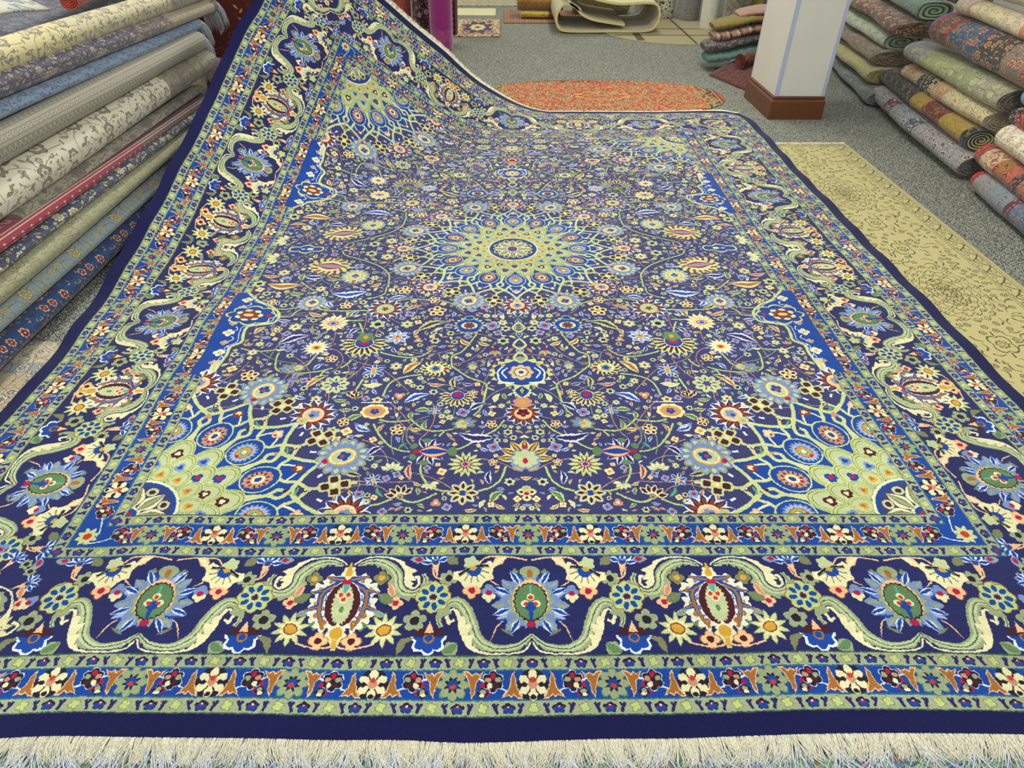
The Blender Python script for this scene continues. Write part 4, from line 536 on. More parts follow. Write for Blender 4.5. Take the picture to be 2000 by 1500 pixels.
# ---- ornament tiles: R fill, G accent, B line
def tile(kind,n=900,seed=1):
    S=1.0;c=Canvas(n,n,S/n,'field',seed,S/n*.9);r=np.random.RandomState(seed)
    def W(fn,x,y,R,*a):
        for dx in (-1,0,1):
            for dy in (-1,0,1):
                X,Y=x+dx,y+dy
                if -R<X<1+R and -R<Y<1+R: fn(F(c,X,Y,*a[:2]),*a[2:])
    def fl(f,R,n,o='dark'):
        f.pol(0,0,R*1.12,lob(n,.3),o);f.pol(0,0,R,lob(n,.3),'cream');f.pol(0,0,R*.66,lob(n,.3,.3),o);f.pol(0,0,R*.58,lob(n,.3,.3),'crim' if kind!='sparse' else 'field');f.pol(0,0,R*.3,spike(6,.3),o);f.ell(0,0,R*.2,R*.2,'cream')
        if kind=='sparse':
            for q in range(n*2): f.sub(0,0,1,180*q/n).st([(0,R*.62),(0,R)],.0022,o)
    def lf(f,L,w,bd,c1='cream'):
        leaf(f,L,w,['dark'],bd,w*.35,5);leaf(f.sub(0,0,.86),L,w*.84,[c1],bd,w*.3,5);f.st([(0,-L*.8),(bd,L*.2),(0,L*.7)],w*.09,'dark')
    if kind=='dense': nf,nl,nv,R0=26,260,30,.055
    elif kind=='sparse': nf,nl,nv,R0=12,130,18,.06
    else: nf,nl,nv,R0=16,120,24,.06
    for k in range(nv):
        x,y,a,cv=r.rand(),r.rand(),r.rand()*6.28,(r.rand()-.5)*2.2;P=[]
        for q in range(8): P.append((x,y));x+=.05*math.cos(a);y+=.05*math.sin(a);a+=cv*.4
        for dx in (-1,0,1):
            for dy in (-1,0,1): c.stroke([(p[0]+dx,p[1]+dy) for p in P],.0028,'dark')
    pts=[]
    for k in range(nf):
        for _ in range(60):
            x,y=r.rand(2)
            if all(min(abs(x-a),1-abs(x-a))**2+min(abs(y-b),1-abs(y-b))**2>(2.1*R0)**2 for a,b in pts): break
        pts.append((x,y));R=R0*(.7+.6*r.rand())
        W(lambda f:fl(f,R,int(5+k%4)),x,y,.12,1,0)
    fg=PI['field']
    for k in range(nl*6):
        x,y=r.rand(2);L=.018+.03*r.rand();rot=r.rand()*360;i,j=int(x*n),int(y*n);q=int(L*n*.8)
        w=c.a[max(j-q,0):j+q,max(i-q,0):i+q]
        if (w!=fg).mean()>.10: continue
        bd=(r.rand()-.5)*L
        if r.rand()<.3: W(lambda f:fl(f,L*.6,5),x,y,.06,1,0)
        else: W(lambda f:lf(f,L,L*.34,bd,'cream' if k%3 else 'crim'),x,y,.06,1,rot)
        nl-=1
        if nl<0: break
    a=c.a;rgb=np.zeros((n,n,3),np.float32);rgb[...,0]=a==PI['cream'];rgb[...,1]=a==PI['crim'];rgb[...,2]=(a==PI['dark'])
    return rgb
def tile_border(n=512):
    c=Canvas(n,n,1./n,'field',4,.0012)
    for k in range(5):
        y=.1+.2*k
        for yy in (y-.085,y+.085): c.rect(-1,yy-.006,2,yy+.006,'cream')
        c.rect(-1,y-.066,2,y-.062,'dark');c.rect(-1,y+.062,2,y+.066,'dark')
        for j in range(9):
            x=(j+.5)/8.-.0
            if k%2: f=F(c,x,y,1,0);f.pol(0,0,.04,lob(4,.4),'cream');f.pol(0,0,.022,lob(4,.3),'crim')
            else:
                f=F(c,x,y,1,0);f.st([(-.05,-.04),(0,.04),(.05,-.04)],.008,'cream');f.ell(0,-.015,.012,.016,'crim')
    a=c.a;rgb=np.zeros((n,n,3),np.float32);rgb[...,0]=a==PI['cream'];rgb[...,1]=a==PI['crim'];rgb[...,2]=(a==PI['dark']);return np.ascontiguousarray(rgb.transpose(1,0,2))
def full(c):
    a=c.a;a=np.concatenate([a[:,::-1],a],1);return np.concatenate([a,a[::-1]],0)
TILES={k:mk_image('ornament_'+k,tile(k,900,sd)) for k,sd in (('dense',2),('sparse',5),('mid',8))}
TILES['border']=mk_image('ornament_border',tile_border())
def rugmat(name,g,f1,f2,ln,tl='dense',sc=(2,2),bands=None,sheen=.25,band_axis=1,rough=.9,line=1.0,weave=0,fade=1.):
    """g ground, f1 fill, f2 accent, ln line; bands=[(pos,ground colour)...] along the roll"""
    m,t,b=nt(name);b.inputs['Roughness'].default_value=rough;b.inputs['Sheen Weight'].default_value=sheen;b.inputs['Specular IOR Level'].default_value=.15
    uv=N(t,'ShaderNodeUVMap',uv_map='UVMap');mp=N(t,'ShaderNodeMapping');mp.inputs['Scale'].default_value=(*sc,1);mp.inputs['Location'].default_value=(RS.rand(),RS.rand(),0)
    t.links.new(uv.outputs[0],mp.inputs[0])
    im=N(t,'ShaderNodeTexImage',image=TILES[tl]);t.links.new(mp.outputs[0],im.inputs[0]);sp=N(t,'ShaderNodeSeparateColor');t.links.new(im.outputs[0],sp.inputs[0])
    ground=lin(g)
    if bands:
        u2=N(t,'ShaderNodeUVMap',uv_map='Len');s2=N(t,'ShaderNodeSeparateXYZ');t.links.new(u2.outputs[0],s2.inputs[0]);cr=N(t,'ShaderNodeValToRGB');cr.color_ramp.interpolation='CONSTANT'
        e=cr.color_ramp.elements;e[0].position=0;e[0].color=lin(bands[0][1]);e[1].position=bands[1][0];e[1].color=lin(bands[1][1])
        for p,cc in bands[2:]: q=e.new(p);q.color=lin(cc)
        t.links.new(s2.outputs[band_axis],cr.inputs[0]);ground=cr.outputs[0]
    no=N(t,'ShaderNodeTexNoise');no.inputs['Scale'].default_value=3;tc=N(t,'ShaderNodeTexCoord');t.links.new(tc.outputs['Object'],no.inputs[0])
    x=mixc(t,sp.outputs[0],ground,lin(f1));x=mixc(t,sp.outputs[1],x,lin(f2))
    ml=N(t,'ShaderNodeMath',operation='MULTIPLY');t.links.new(sp.outputs[2],ml.inputs[0]);ml.inputs[1].default_value=line;x=mixc(t,ml.outputs[0],x,lin(ln))
    # knot-level tone variation
    n2=N(t,'ShaderNodeTexNoise');n2.inputs['Scale'].default_value=420;n2.inputs['Detail'].default_value=1;t.links.new(tc.outputs['Object'],n2.inputs[0])
    r=N(t,'ShaderNodeMapRange');r.inputs[1].default_value=.3;r.inputs[2].default_value=.7;r.inputs[3].default_value=.78;r.inputs[4].default_value=1.12;t.links.new(n2.outputs[0],r.inputs[0])
    x=mixc(t,1.0,x,r.outputs[0],'MULTIPLY');t.links.new(x,b.inputs['Base Color'])
    bp=N(t,'ShaderNodeBump');bp.inputs['Strength'].default_value=.5;bp.inputs['Distance'].default_value=.002
    ad=N(t,'ShaderNodeMath',operation='ADD');t.links.new(n2.outputs[0],ad.inputs[0]);t.links.new(sp.outputs[0],ad.inputs[1]);t.links.new(ad.outputs[0],bp.inputs['Height']);t.links.new(bp.outputs[0],b.inputs['Normal'])
    return m
def spiralmat(name,c1,c2):
    m,t,b=nt(name);b.inputs['Roughness'].default_value=.95
    uv=N(t,'ShaderNodeUVMap',uv_map='UVMap');s=N(t,'ShaderNodeSeparateXYZ');t.links.new(uv.outputs[0],s.inputs[0]);ad=N(t,'ShaderNodeMath',operation='ADD');t.links.new(s.outputs[0],ad.inputs[0]);t.links.new(s.outputs[1],ad.inputs[1])
    fr=N(t,'ShaderNodeMath',operation='FRACT');t.links.new(ad.outputs[0],fr.inputs[0]);cr=N(t,'ShaderNodeValToRGB');e=cr.color_ramp.elements;e[0].color=(.01,.01,.01,1);e[0].position=.0;e[1].position=.16;e[1].color=lin(c1);q=e.new(.62);q.color=lin(c1);q=e.new(.72);q.color=lin(c2);q=e.new(1);q.color=lin(c2)
    t.links.new(fr.outputs[0],cr.inputs[0]);t.links.new(cr.outputs[0],b.inputs['Base Color']);return m
M_WHITE=plain('fringe_cotton',(232,226,198),.85,.3,.18,300)
M_WHITE2=plain('fringe_cotton_pale',(225,230,236),.85,.3,.12,300)  # blue cast in the colour stands for shade on the front fringe tips
# ---- rolled rug
def basis(P):
    T=np.gradient(P,axis=0);T/=np.linalg.norm(T,axis=1)[:,None]
    S=np.cross(T,[0,0,1.]);S/=np.linalg.norm(S,axis=1)[:,None]+1e-9;U=np.cross(S,T);return T,S,U
def roll(name,pts,rx,rz,mat,capmat,label,cat='rug roll',group=None,sq=2.0,layers=4,wob=.03,nl=46,nc=44,fringe=None,ends=(1,1),taper=0,rim=None,seed=0,ripple=0):
    r=np.random.RandomState(seed+len(name));P=spline([p for p in pts]);t=np.linspace(0,1,nl);idx=t*(len(P)-1);i0=np.clip(idx.astype(int),0,len(P)-2);fr=(idx-i0)[:,None];P=P[i0]*(1-fr)+P[i0+1]*fr
    T,S,U=basis(P);L=np.linalg.norm(P[-1]-P[0]);root=empty(name,tuple(float(v) for v in (P[0]+P[-1])/2-np.array([0,0,rz])),label,cat,group)
    th=np.linspace(0,2*math.pi,nc+1);ph=r.rand(8)*6.28;V=[];UV=[];U2=[]
    cs,sn=np.cos(th),np.sin(th);e=2./sq;X=np.sign(cs)*np.abs(cs)**e;Z=np.sign(sn)*np.abs(sn)**e
    per=math.pi*(rx+rz)
    # ring profile list: body rings plus rounded edge rings
    rings=[(0,.93),(.0,.975)] if 0 else []
    for k in range(nl):
        q=t[k];w=1+wob*np.sin(2*th+ph[0]+q*5)+wob*.6*np.sin(3*th+ph[1]-q*9)+ripple*np.sin(q*60+th)
        w=w*(1+wob*.8*math.sin(q*7+ph[2])+wob*.5*math.sin(q*17+ph[3]))
        ed=min(q,1-q)*L
        if ed<.012: w=w*(.94+.06*math.sqrt(max(0,1-(1-ed/.012)**2)))
        if taper: w=w*(1-taper*(max(0,1-min(q,1-q)/.12))**2)
        # overlap seam of the outer layer
        st=np.where((th>2.2)&(th<2.35),.985,1.)
        V.append(P[k]+S[k]*(X*rx*w*st)[:,None]+U[k]*(Z*rz*w*st)[:,None]);UV.append(np.stack([th/(2*math.pi)*per,np.full(nc+1,q*L)],1));U2.append(np.stack([th/6.2832,np.full(nc+1,q)],1))
    V=np.concatenate(V);A=np.arange(nl-1)[:,None]*(nc+1)+np.arange(nc)[None];Fq=np.stack([A,A+1,A+nc+2,A+nc+1],-1).reshape(-1,4)
    body=mesh('pile_face',V,Fq,mat,uv=np.concatenate(UV),uv2=np.concatenate(U2));unplace(body,root)
    for en,(k,sg) in enumerate(((0,-1),(nl-1,1))):
        if not ends[en]: continue
        nr=layers*7;V=[];UV=[];base=(P[k],S[k],U[k],T[k]*sg)
        ring=body.data.vertices
        R0=np.array([ring[k*(nc+1)+j].co[:] for j in range(nc+1)])-P[k]
        for m in range(nr+1):
            s=1-m/nr;lay=s*layers;f=(lay+th/(2*math.pi))%1;dep=-.010*(np.abs(f-.5)*2)**4-.004*(1-s) 
            if m==0: dep=dep*0
            V.append(P[k]+R0*s*(1 if m else .999)+base[3]*(dep+.0+.004*(1 if m else 0)*0)[:,None]);UV.append(np.stack([th/(2*math.pi),np.full(nc+1,lay)],1))
        A=np.arange(nr)[:,None]*(nc+1)+np.arange(nc)[None];Fq=np.stack([A,A+1,A+nc+2,A+nc+1],-1).reshape(-1,4)
        cp=mesh('rolled_end',np.concatenate(V),Fq,capmat,uv=np.concatenate(UV));unplace(cp,root)
    if rim:
        # bound edge band around the visible end
        for k0,sg in rim[1]:
            V=[];UVr=[]
            for q in (0,.004,.008,.028,.032):
                g=1.012 if 0<q<.032 else .985
                k=k0;V.append(P[k]-T[k]*sg*(q-.006)+(np.array([body.data.vertices[k*(nc+1)+j].co[:] for j in range(nc+1)])-P[k])*g*1.03)
            A=np.arange(4)[:,None]*(nc+1)+np.arange(nc)[None];Fq=np.stack([A,A+1,A+nc+2,A+nc+1],-1).reshape(-1,4)
            unplace(mesh('edge_binding',np.concatenate(V),Fq,rim[0]),root)
    if fringe:
        en,ln=fringe;k=nl-1 if en else 0;sg=1 if en else -1
        R0=np.array([body.data.vertices[k*(nc+1)+j].co[:] for j in range(nc)])-P[k];st=[]
        for q in range(260):
            s=(.97-.5*r.rand()*(r.rand()<.3));j=r.randint(nc);p0=P[k]+R0[j]*s;d=T[k]*sg*(.6+.5*r.rand())+R0[j]/np.linalg.norm(R0[j])*.15*(r.rand()-.2);
            st.append(np.array([p0+d*ln*a+np.array([0,0,-ln*1.1*a*a*(.6+.6*r.rand())]) for a in np.linspace(0,1,5)]))
        unplace(tag(strands('fringe',st,.0022,M_WHITE2),kind='stuff'),root)
    return root
def strands(name,curves,rad,mat,parent=None,parts=3):
    V=[];Fq=[];n=0
    Cv=np.array(curves);S,K,_=Cv.shape;T=np.gradient(Cv,axis=1);T/=np.linalg.norm(T,axis=2)[...,None]+1e-9
    A=np.cross(T,np.array([.3,.2,.93]));A/=np.linalg.norm(A,axis=2)[...,None]+1e-9;B=np.cross(T,A);w=np.linspace(1,.45,K)[None,:,None]*rad
    R=np.stack([Cv+w*(A*math.cos(a)+B*math.sin(a)) for a in (0,2.094,4.189)],2) # S,K,3,3
    V=R.reshape(-1,3);s=np.arange(S)[:,None,None]*K*3;k=np.arange(K-1)[None,:,None]*3;j=np.arange(3)[None,None];j2=(j+1)%3
    Fq=np.stack([s+k+j,s+k+j2,s+k+3+j2,s+k+3+j],-1).reshape(-1,4)
    return mesh(name,V,Fq,mat,parent)
# ---- floor and walls
m,t,b=nt('grey_carpet');no,tc=pile(t,b,190,.005,1.)
b.inputs['Roughness'].default_value=.95;cr=N(t,'ShaderNodeValToRGB');e=cr.color_ramp.elements;e[0].position=.38;e[0].color=lin((46,50,52));e[1].position=.62;e[1].color=lin((190,192,176));q=e.new(.5);q.color=lin((108,112,104));t.links.new(no.outputs[0],cr.inputs[0])
n3=N(t,'ShaderNodeTexNoise');n3.inputs['Scale'].default_value=1.3;t.links.new(tc.outputs['Object'],n3.inputs[0]);t.links.new(mixc(t,1.0,cr.outputs[0],mixc(t,n3.outputs[0],(.86,.84,.76,1),(1,1,1,1)),'MULTIPLY'),b.inputs['Base Color'])
M_CARPET=m
def box(name,x0,y0,z0,x1,y1,z1,mat,bev=0,parent=None):
    bm=bmesh.new();bmesh.ops.create_cube(bm,size=1)
    for v in bm.verts: v.co=Vector(((x0+x1)/2+v.co.x*(x1-x0),(y0+y1)/2+v.co.y*(y1-y0),(z0+z1)/2+v.co.z*(z1-z0)))
    if bev: bmesh.ops.bevel(bm,geom=bm.edges[:],offset=bev,segments=2,affect='EDGES')
    me=bpy.data.meshes.new(name);bm.to_mesh(me);bm.free();me.materials.append(mat);o=bpy.data.objects.new(name,me);C.objects.link(o)
    if parent: unplace(o,parent)
    return o
tag(box('floor',-4.6,-3.5,FLOOR-.1,4.8,10.6,FLOOR,M_CARPET),kind='structure')
M_WALL=plain('painted_wall',(214,212,200),.9,0,.03,4)
tag(box('wall_back',-4.6,10.5,FLOOR,4.8,10.6,2.9,M_WALL),kind='structure')
tag(box('wall_left',-4.7,-3.5,FLOOR,-4.6,10.6,2.9,M_WALL),kind='structure')
tag(box('wall_right',4.8,-3.5,FLOOR,4.9,10.6,2.9,M_WALL),kind='structure')
# ---- main rug
cv=paint();a=full(cv);del cv
pal=np.array([PAL[k] for k in PN],np.float32)/255.
rgb=pal[a].astype(np.float32)
nr=np.random.RandomState(2);h,w=a.shape
rgb*= (1+.11*(nr.rand(h,w).astype(np.float32)-.5))[...,None]
rgb*= (1+.05*np.repeat(nr.rand(h//14+1),14)[:h].astype(np.float32)-.025)[:,None,None]
np.clip(rgb,0,1,out=rgb);RUGIMG=mk_image('main_rug_design',rgb);del rgb,a
m,t,b=nt('wool_pile_rug');b.inputs['Roughness'].default_value=.88;b.inputs['Specular IOR Level'].default_value=.15;b.inputs['Sheen Weight'].default_value=.24;b.inputs['Sheen Roughness'].default_value=.4;b.inputs['Sheen Tint'].default_value=(.85,.88,1,1)
uv=N(t,'ShaderNodeUVMap',uv_map='UVMap');im=N(t,'ShaderNodeTexImage',image=RUGIMG,extension='EXTEND');t.links.new(uv.outputs[0],im.inputs[0])
tc=N(t,'ShaderNodeTexCoord');n2=N(t,'ShaderNodeTexNoise');n2.inputs['Scale'].default_value=520;n2.inputs['Detail'].default_value=2;t.links.new(tc.outputs['Object'],n2.inputs[0])
r=N(t,'ShaderNodeMapRange');r.inputs[1].default_value=.3;r.inputs[2].default_value=.7;r.inputs[3].default_value=.72;r.inputs[4].default_value=1.25;t.links.new(n2.outputs[0],r.inputs[0])
n4=N(t,'ShaderNodeTexNoise');n4.inputs['Scale'].default_value=2.2;n4.inputs['Detail'].default_value=3;t.links.new(tc.outputs['Object'],n4.inputs[0])
r4=N(t,'ShaderNodeMapRange');r4.inputs[1].default_value=.3;r4.inputs[2].default_value=.7;r4.inputs[3].default_value=.88;r4.inputs[4].default_value=1.1;t.links.new(n4.outputs[0],r4.inputs[0])
x=mixc(t,1.,mixc(t,1.,im.outputs[0],r.outputs[0],'MULTIPLY'),r4.outputs[0],'MULTIPLY')
hs=N(t,'ShaderNodeHueSaturation');hs.inputs['Saturation'].default_value=1.0;t.links.new(x,hs.inputs['Color']);t.links.new(hs.outputs[0],b.inputs['Base Color'])
bp=N(t,'ShaderNodeBump');bp.inputs['Strength'].default_value=.55;bp.inputs['Distance'].default_value=.002;bw=N(t,'ShaderNodeRGBToBW');t.links.new(im.outputs[0],bw.inputs[0]);ad=N(t,'ShaderNodeMath',operation='ADD');t.links.new(bw.outputs[0],ad.inputs[0]);t.links.new(n2.outputs[0],ad.inputs[1]);t.links.new(ad.outputs[0],bp.inputs['Height']);t.links.new(bp.outputs[0],b.inputs['Normal'])
M_RUG=m
def cr_interp(G,n):  # Catmull-Rom along axis 0
    k=G.shape[0];Q=np.concatenate([2*G[:1]-G[1:2],G,2*G[-1:]-G[-2:-1]]);tt=np.linspace(0,k-1,n);i=np.clip(tt.astype(int),0,k-2);f=(tt-i).reshape(-1,*([1]*(G.ndim-1)))
    p0,p1,p2,p3=Q[i],Q[i+1],Q[i+2],Q[i+3]
    return .5*((2*p1)+(-p0+p2)*f+(2*p0-5*p1+4*p2-p3)*f*f+(-p0+3*p1-3*p2+p3)*f**3)
G=cr_interp(PGRID,320);G=cr_interp(G.transpose(1,0,2),260).transpose(1,0,2)   # rows v, cols u
nv,nu=G.shape[:2];G[...,2]=np.maximum(G[...,2],0)
uu,vv=np.meshgrid(np.linspace(-HW,HW,nu),np.linspace(0,RL,nv))
liftz=np.clip(G[...,2]/.05,0,1)
G[...,2]+=.0022*(np.sin(uu*5+vv*2)*np.sin(vv*4-uu)+1)*.8
G[...,2]+=.004*np.exp(-np.abs(np.abs(uu)-HW)/.08)*(1+np.sin(vv*19+uu))
cw_=np.exp(-(((uu-HW)/.09)**2+((vv-RL)/.09)**2));G[...,0]-=.045*cw_;G[...,1]-=.05*cw_
dx=np.gradient(G,axis=1);dy=np.gradient(G,axis=0);Nn=np.cross(dx,dy);Nn/=np.linalg.norm(Nn,axis=2)[...,None]
root=empty('persian_rug',(0,2.1,FLOOR),'large navy blue floral wool rug with central medallion, its far left corner lifted','rug')
uvs=np.stack([(uu+HW)/(2*HW),vv/RL],-1).reshape(-1,2)
A=np.arange(nv-1)[:,None]*nu+np.arange(nu-1)[None];Fq=np.stack([A,A+1,A+nu+1,A+nu],-1).reshape(-1,4)
TH=.008;nt_=nv*nu;Vb=(G-Nn*TH).reshape(-1,3)
top=unplace(mesh('pile_face',G.reshape(-1,3),Fq,M_RUG,uv=uvs),root)
per=np.concatenate([np.arange(nu),(np.arange(1,nv)*nu+nu-1),((nv-1)*nu+np.arange(nu-2,-1,-1)),(np.arange(nv-2,-1,-1)*nu)])
# backing: underside + edges
Vs=np.concatenate([G.reshape(-1,3)-Nn.reshape(-1,3)*.001,Vb]);side=np.stack([per[:-1]+nt_,per[1:]+nt_,per[1:],per[:-1]],-1)
M_BACK=plain('rug_backing',(28,28,78),.95,.1,.2,200)
unplace(mesh('backing',Vs,np.concatenate([Fq[:,::-1]+nt_,side]),M_BACK),root)
# fringes
def edge_fr(row,n,ln,spread,rad,z0,drop):
    out=[];r=np.random.RandomState(int(ln*1e4)+n);E=G[row];O=G[row]-G[row+(1 if row==0 else -1)];O/=np.linalg.norm(O,axis=1)[:,None]
    X=np.gradient(E,axis=0);X/=np.linalg.norm(X,axis=1)[:,None]
    NN=Nn[row]
    for k in range(n):
        i=r.rand()*(nu-1.001);j=int(i);f=i-j;e=E[j]*(1-f)+E[j+1]*f;o=O[j];x=X[j];nn=NN[j]
        cl=math.sin(i*1.7)*.35+math.sin(i*.37)*.3;l=ln*(.7+.5*r.rand());sd=(cl+(r.rand()-.5)*spread);wv=(r.rand()-.5)*.3
        base=e-nn*(z0+r.rand()*.004);l=l*(1 if ln<.08 else (1.15 if i<nu*.45 else .82)*(.75+.35*math.sin(i*.9)))
        out.append(np.array([base+o*l*a+x*l*sd*a*a+x*l*wv*math.sin(a*6)*.15-nn*(drop*a*a)+nn*.003*math.sin(a*3.1)*r.rand() for a in np.linspace(0,1,6)]))
    return out
unplace(tag(strands('front_fringe',edge_fr(0,6500,.043,.7,0,.001,.004),.0011,M_WHITE),kind='stuff',label='dense cream knotted fringe along the near edge'),root)
unplace(tag(strands('front_fringe_tips',edge_fr(0,2300,.095,1.6,0,.003,.006),.0009,M_WHITE2),kind='stuff',label='long pale loose fringe ends, bluish shadow tone put into the colour'),root)
unplace(tag(strands('back_fringe',edge_fr(-1,5200,.042,.8,0,.001,.006),.0016,M_WHITE),kind='stuff'),root)
# ---- flat rugs helper
def flat(name,poly_fn,x0,y0,x1,y1,mat,label,zt=-.0105,cat='rug',nx=60,ny=90,th=.006,wav=.0,mask=None,fr=None,cr=.0):
    X,Y=np.meshgrid(np.linspace(x0,x1,nx),np.linspace(y0,y1,ny));cx,cy=(x0+x1)/2,(y0+y1)/2
    U_=(X-x0);V_=(Y-y0)
    if poly_fn=='oval':
        a,b=(X-cx)/((x1-x0)/2),(Y-cy)/((y1-y0)/2);n_=2. if name=='round_rug' else 2.3;rho=np.maximum(np.abs(a),np.abs(b));tq=np.arctan2(b,a);c_,s_=np.cos(tq),np.sin(tq);Rr=(np.abs(c_)**n_+np.abs(s_)**n_)**(-1/n_);X=cx+rho*Rr*c_*(x1-x0)/2;Y=cy+rho*Rr*s_*(y1-y0)/2
    Z=np.full_like(X,zt)+wav*(np.sin(X*9+Y*4)*np.sin(Y*7)+1)*.5
    uv=np.stack([X-x0,Y-y0],-1).reshape(-1,2);uv2=np.stack([(X-x0)/(x1-x0),(Y-y0)/(y1-y0)],-1).reshape(-1,2)
    V=np.stack([X,Y,Z],-1).reshape(-1,3);A=np.arange(ny-1)[:,None]*nx+np.arange(nx-1)[None];Fq=np.stack([A,A+1,A+nx+1,A+nx],-1).reshape(-1,4)
    per=np.concatenate([np.arange(nx),(np.arange(1,ny)*nx+nx-1),((ny-1)*nx+np.arange(nx-2,-1,-1)),(np.arange(ny-2,-1,-1)*nx)]);n=len(V)
    V2=V[per].copy();V2[:,2]-=th;P0=per;k=np.arange(len(per)-1);side=np.stack([n+k,n+k+1,P0[k+1],P0[k]],-1)
    Fa=np.concatenate([Fq,side]);uva=np.concatenate([uv,uv[per]]);uvb=np.concatenate([uv2,uv2[per]])
    if not fr:
        return tag(mesh(name,np.concatenate([V,V2]),Fa,mat,uv=uva,uv2=uvb),label,cat)
    root=empty(name,(cx,cy,zt-th),label,cat);unplace(mesh('pile_face',np.concatenate([V,V2]),Fa,mat,uv=uva,uv2=uvb),root)
    for ye,sg in fr:
        r=np.random.RandomState(3);st=[]
        for q in range(int((x1-x0)*700)):
            xx=x0+r.rand()*(x1-x0);l=.02+.02*r.rand();st.append(np.array([[xx+(r.rand()-.5)*.01*a,ye+sg*l*a,zt-.001-.003*a+r.rand()*.001] for a in np.linspace(0,1,4)]))
        unplace(tag(strands('fringe',st,.0013,M_WHITE),kind='stuff'),root)
    return root
# painted runner / oval designs
def paint_runner():
    W_,L_=.68,3.0;px=.0016;c=Canvas(int(W_/px),int(L_/px),px,'cream',9,.0012);ln='brown'
    def oc(f,R,n): f.pol(0,0,R,lob(n,.25),ln);f.pol(0,0,R*.84-.0018,lob(n,.25),'cream')
    r=np.random.RandomState(4)
    def med(f,a=.15,b=.23):
        for k,q in enumerate((1,.82,.66,.5,.34,.2)):
            n=18-2*k;f.pol(0,0,a*q,lob(n,.10,.1*k),ln,0,1,b/a);f.pol(0,0,a*q-.0032,lob(n,.10,.1*k),'cream',0,1,b/a)
            for j in range(n):
                th=2*math.pi*(j+.5*(k%2))/n;oc(f.sub(a*(q-.08)*math.sin(th),b*(q-.08)*math.cos(th)),.011,4)
        for j in range(60):
            th=r.rand()*6.3;q=r.rand()**.7*.5;f.ell(a*q*math.sin(th),b*q*math.cos(th),.004,.004,ln)
    def cart(f):
        f.pol(0,0,.05,lob(4,.3,.78),ln,0,1,1.3);f.pol(0,0,.0445,lob(4,.3,.78),'cream',0,1,1.3);oc(f,.026,8);oc(f,.012,5);f.st([(0,.055),(0,.085)],.003,ln);f.st([(0,-.055),(0,-.085)],.003,ln)
    ms=[(2.81-.62),(1.76-.62),.12]
    for y in (3.22,2.43,2.15,3.49,1.38,1.1): cart(F(c,W_/2,y-.62,1,0))
    for y in ms: med(F(c,W_/2,y,1,0))
    for k in range(2600):
        x,y=.12+r.rand()*(W_-.24),r.rand()*L_;i,j=int(x/px),int(y/px);w=c.a[max(0,j-10):j+10,max(0,i-10):i+10]
        if (w!=PI['cream']).mean()>.02: continue
        f=F(c,x,y,1,r.rand()*360);q=r.rand()
        if q<.35: oc(f,.014,5);oc(f,.006,4)
        elif q<.75: f.st([(0,-.024),(.01,0),(0,.024)],.0034,ln,.0012)
        else: f.st([(-.012,0),(0,.008),(.012,0)],.003,ln);f.ell(0,.012,.003,.003,ln)
    for x in (.018,.03,.095,.107):
        for s in (x,W_-x): c.rect(s-.0018,0,s+.0018,9,'olive' if x in(.018,.107) else ln)
    for s,sg in ((.0625,1),(W_-.0625,-1)):
        for k in range(30):
            y=k*.105;f=F(c,s,y,1,0,sg);f.st([(-.03,0),(-.005,.02),(.02,.045),(-.005,.07),(-.03,.105)],.0036,ln);oc(f.sub(-.012,.05),.014,5);oc(f.sub(.014,.002),.011,4);f.st([(.025,.05),(.02,.08)],.002,ln)
    for y in (L_-.03,L_-.05): c.rect(.02,y-.0015,W_-.02,y+.0015,ln)
    return c
def palrgb(c,mp): 
    tab=np.zeros((len(PN),3),np.float32)
    for i,k in enumerate(PN): tab[i]=np.array(mp.get(k,PAL[k]),np.float32)/255.
    return tab[c.a]
def imgmat(name,img,sx,sy,sheen=.2):
    m,t,b=nt(name);b.inputs['Roughness'].default_value=.9;b.inputs['Sheen Weight'].default_value=sheen;b.inputs['Specular IOR Level'].default_value=.15
    uv=N(t,'ShaderNodeUVMap',uv_map='Len');im=N(t,'ShaderNodeTexImage',image=img,extension='EXTEND');t.links.new(uv.outputs[0],im.inputs[0])
    tc=N(t,'ShaderNodeTexCoord');n2=N(t,'ShaderNodeTexNoise');n2.inputs['Scale'].default_value=400;t.links.new(tc.outputs['Object'],n2.inputs[0])
    r=N(t,'ShaderNodeMapRange');r.inputs[1].default_value=.3;r.inputs[2].default_value=.7;r.inputs[3].default_value=.85;r.inputs[4].default_value=1.08;t.links.new(n2.outputs[0],r.inputs[0]);t.links.new(mixc(t,1.,im.outputs[0],r.outputs[0],'MULTIPLY'),b.inputs['Base Color'])
    bp=N(t,'ShaderNodeBump');bp.inputs['Strength'].default_value=.4;bp.inputs['Distance'].default_value=.002;t.links.new(n2.outputs[0],bp.inputs['Height']);t.links.new(bp.outputs[0],b.inputs['Normal']);return m
RUNM=imgmat('gold_runner_pile',mk_image('runner_design',palrgb(paint_runner(),dict(cream=(188,178,118),brown=(84,72,38),olive=(126,114,66)))),1,1)
flat('runner_rug',None,1.42,.62,2.10,3.60,RUNM,'pale gold runner rug with brown outlined medallions beside the navy rug',fr=[(3.6,1)])
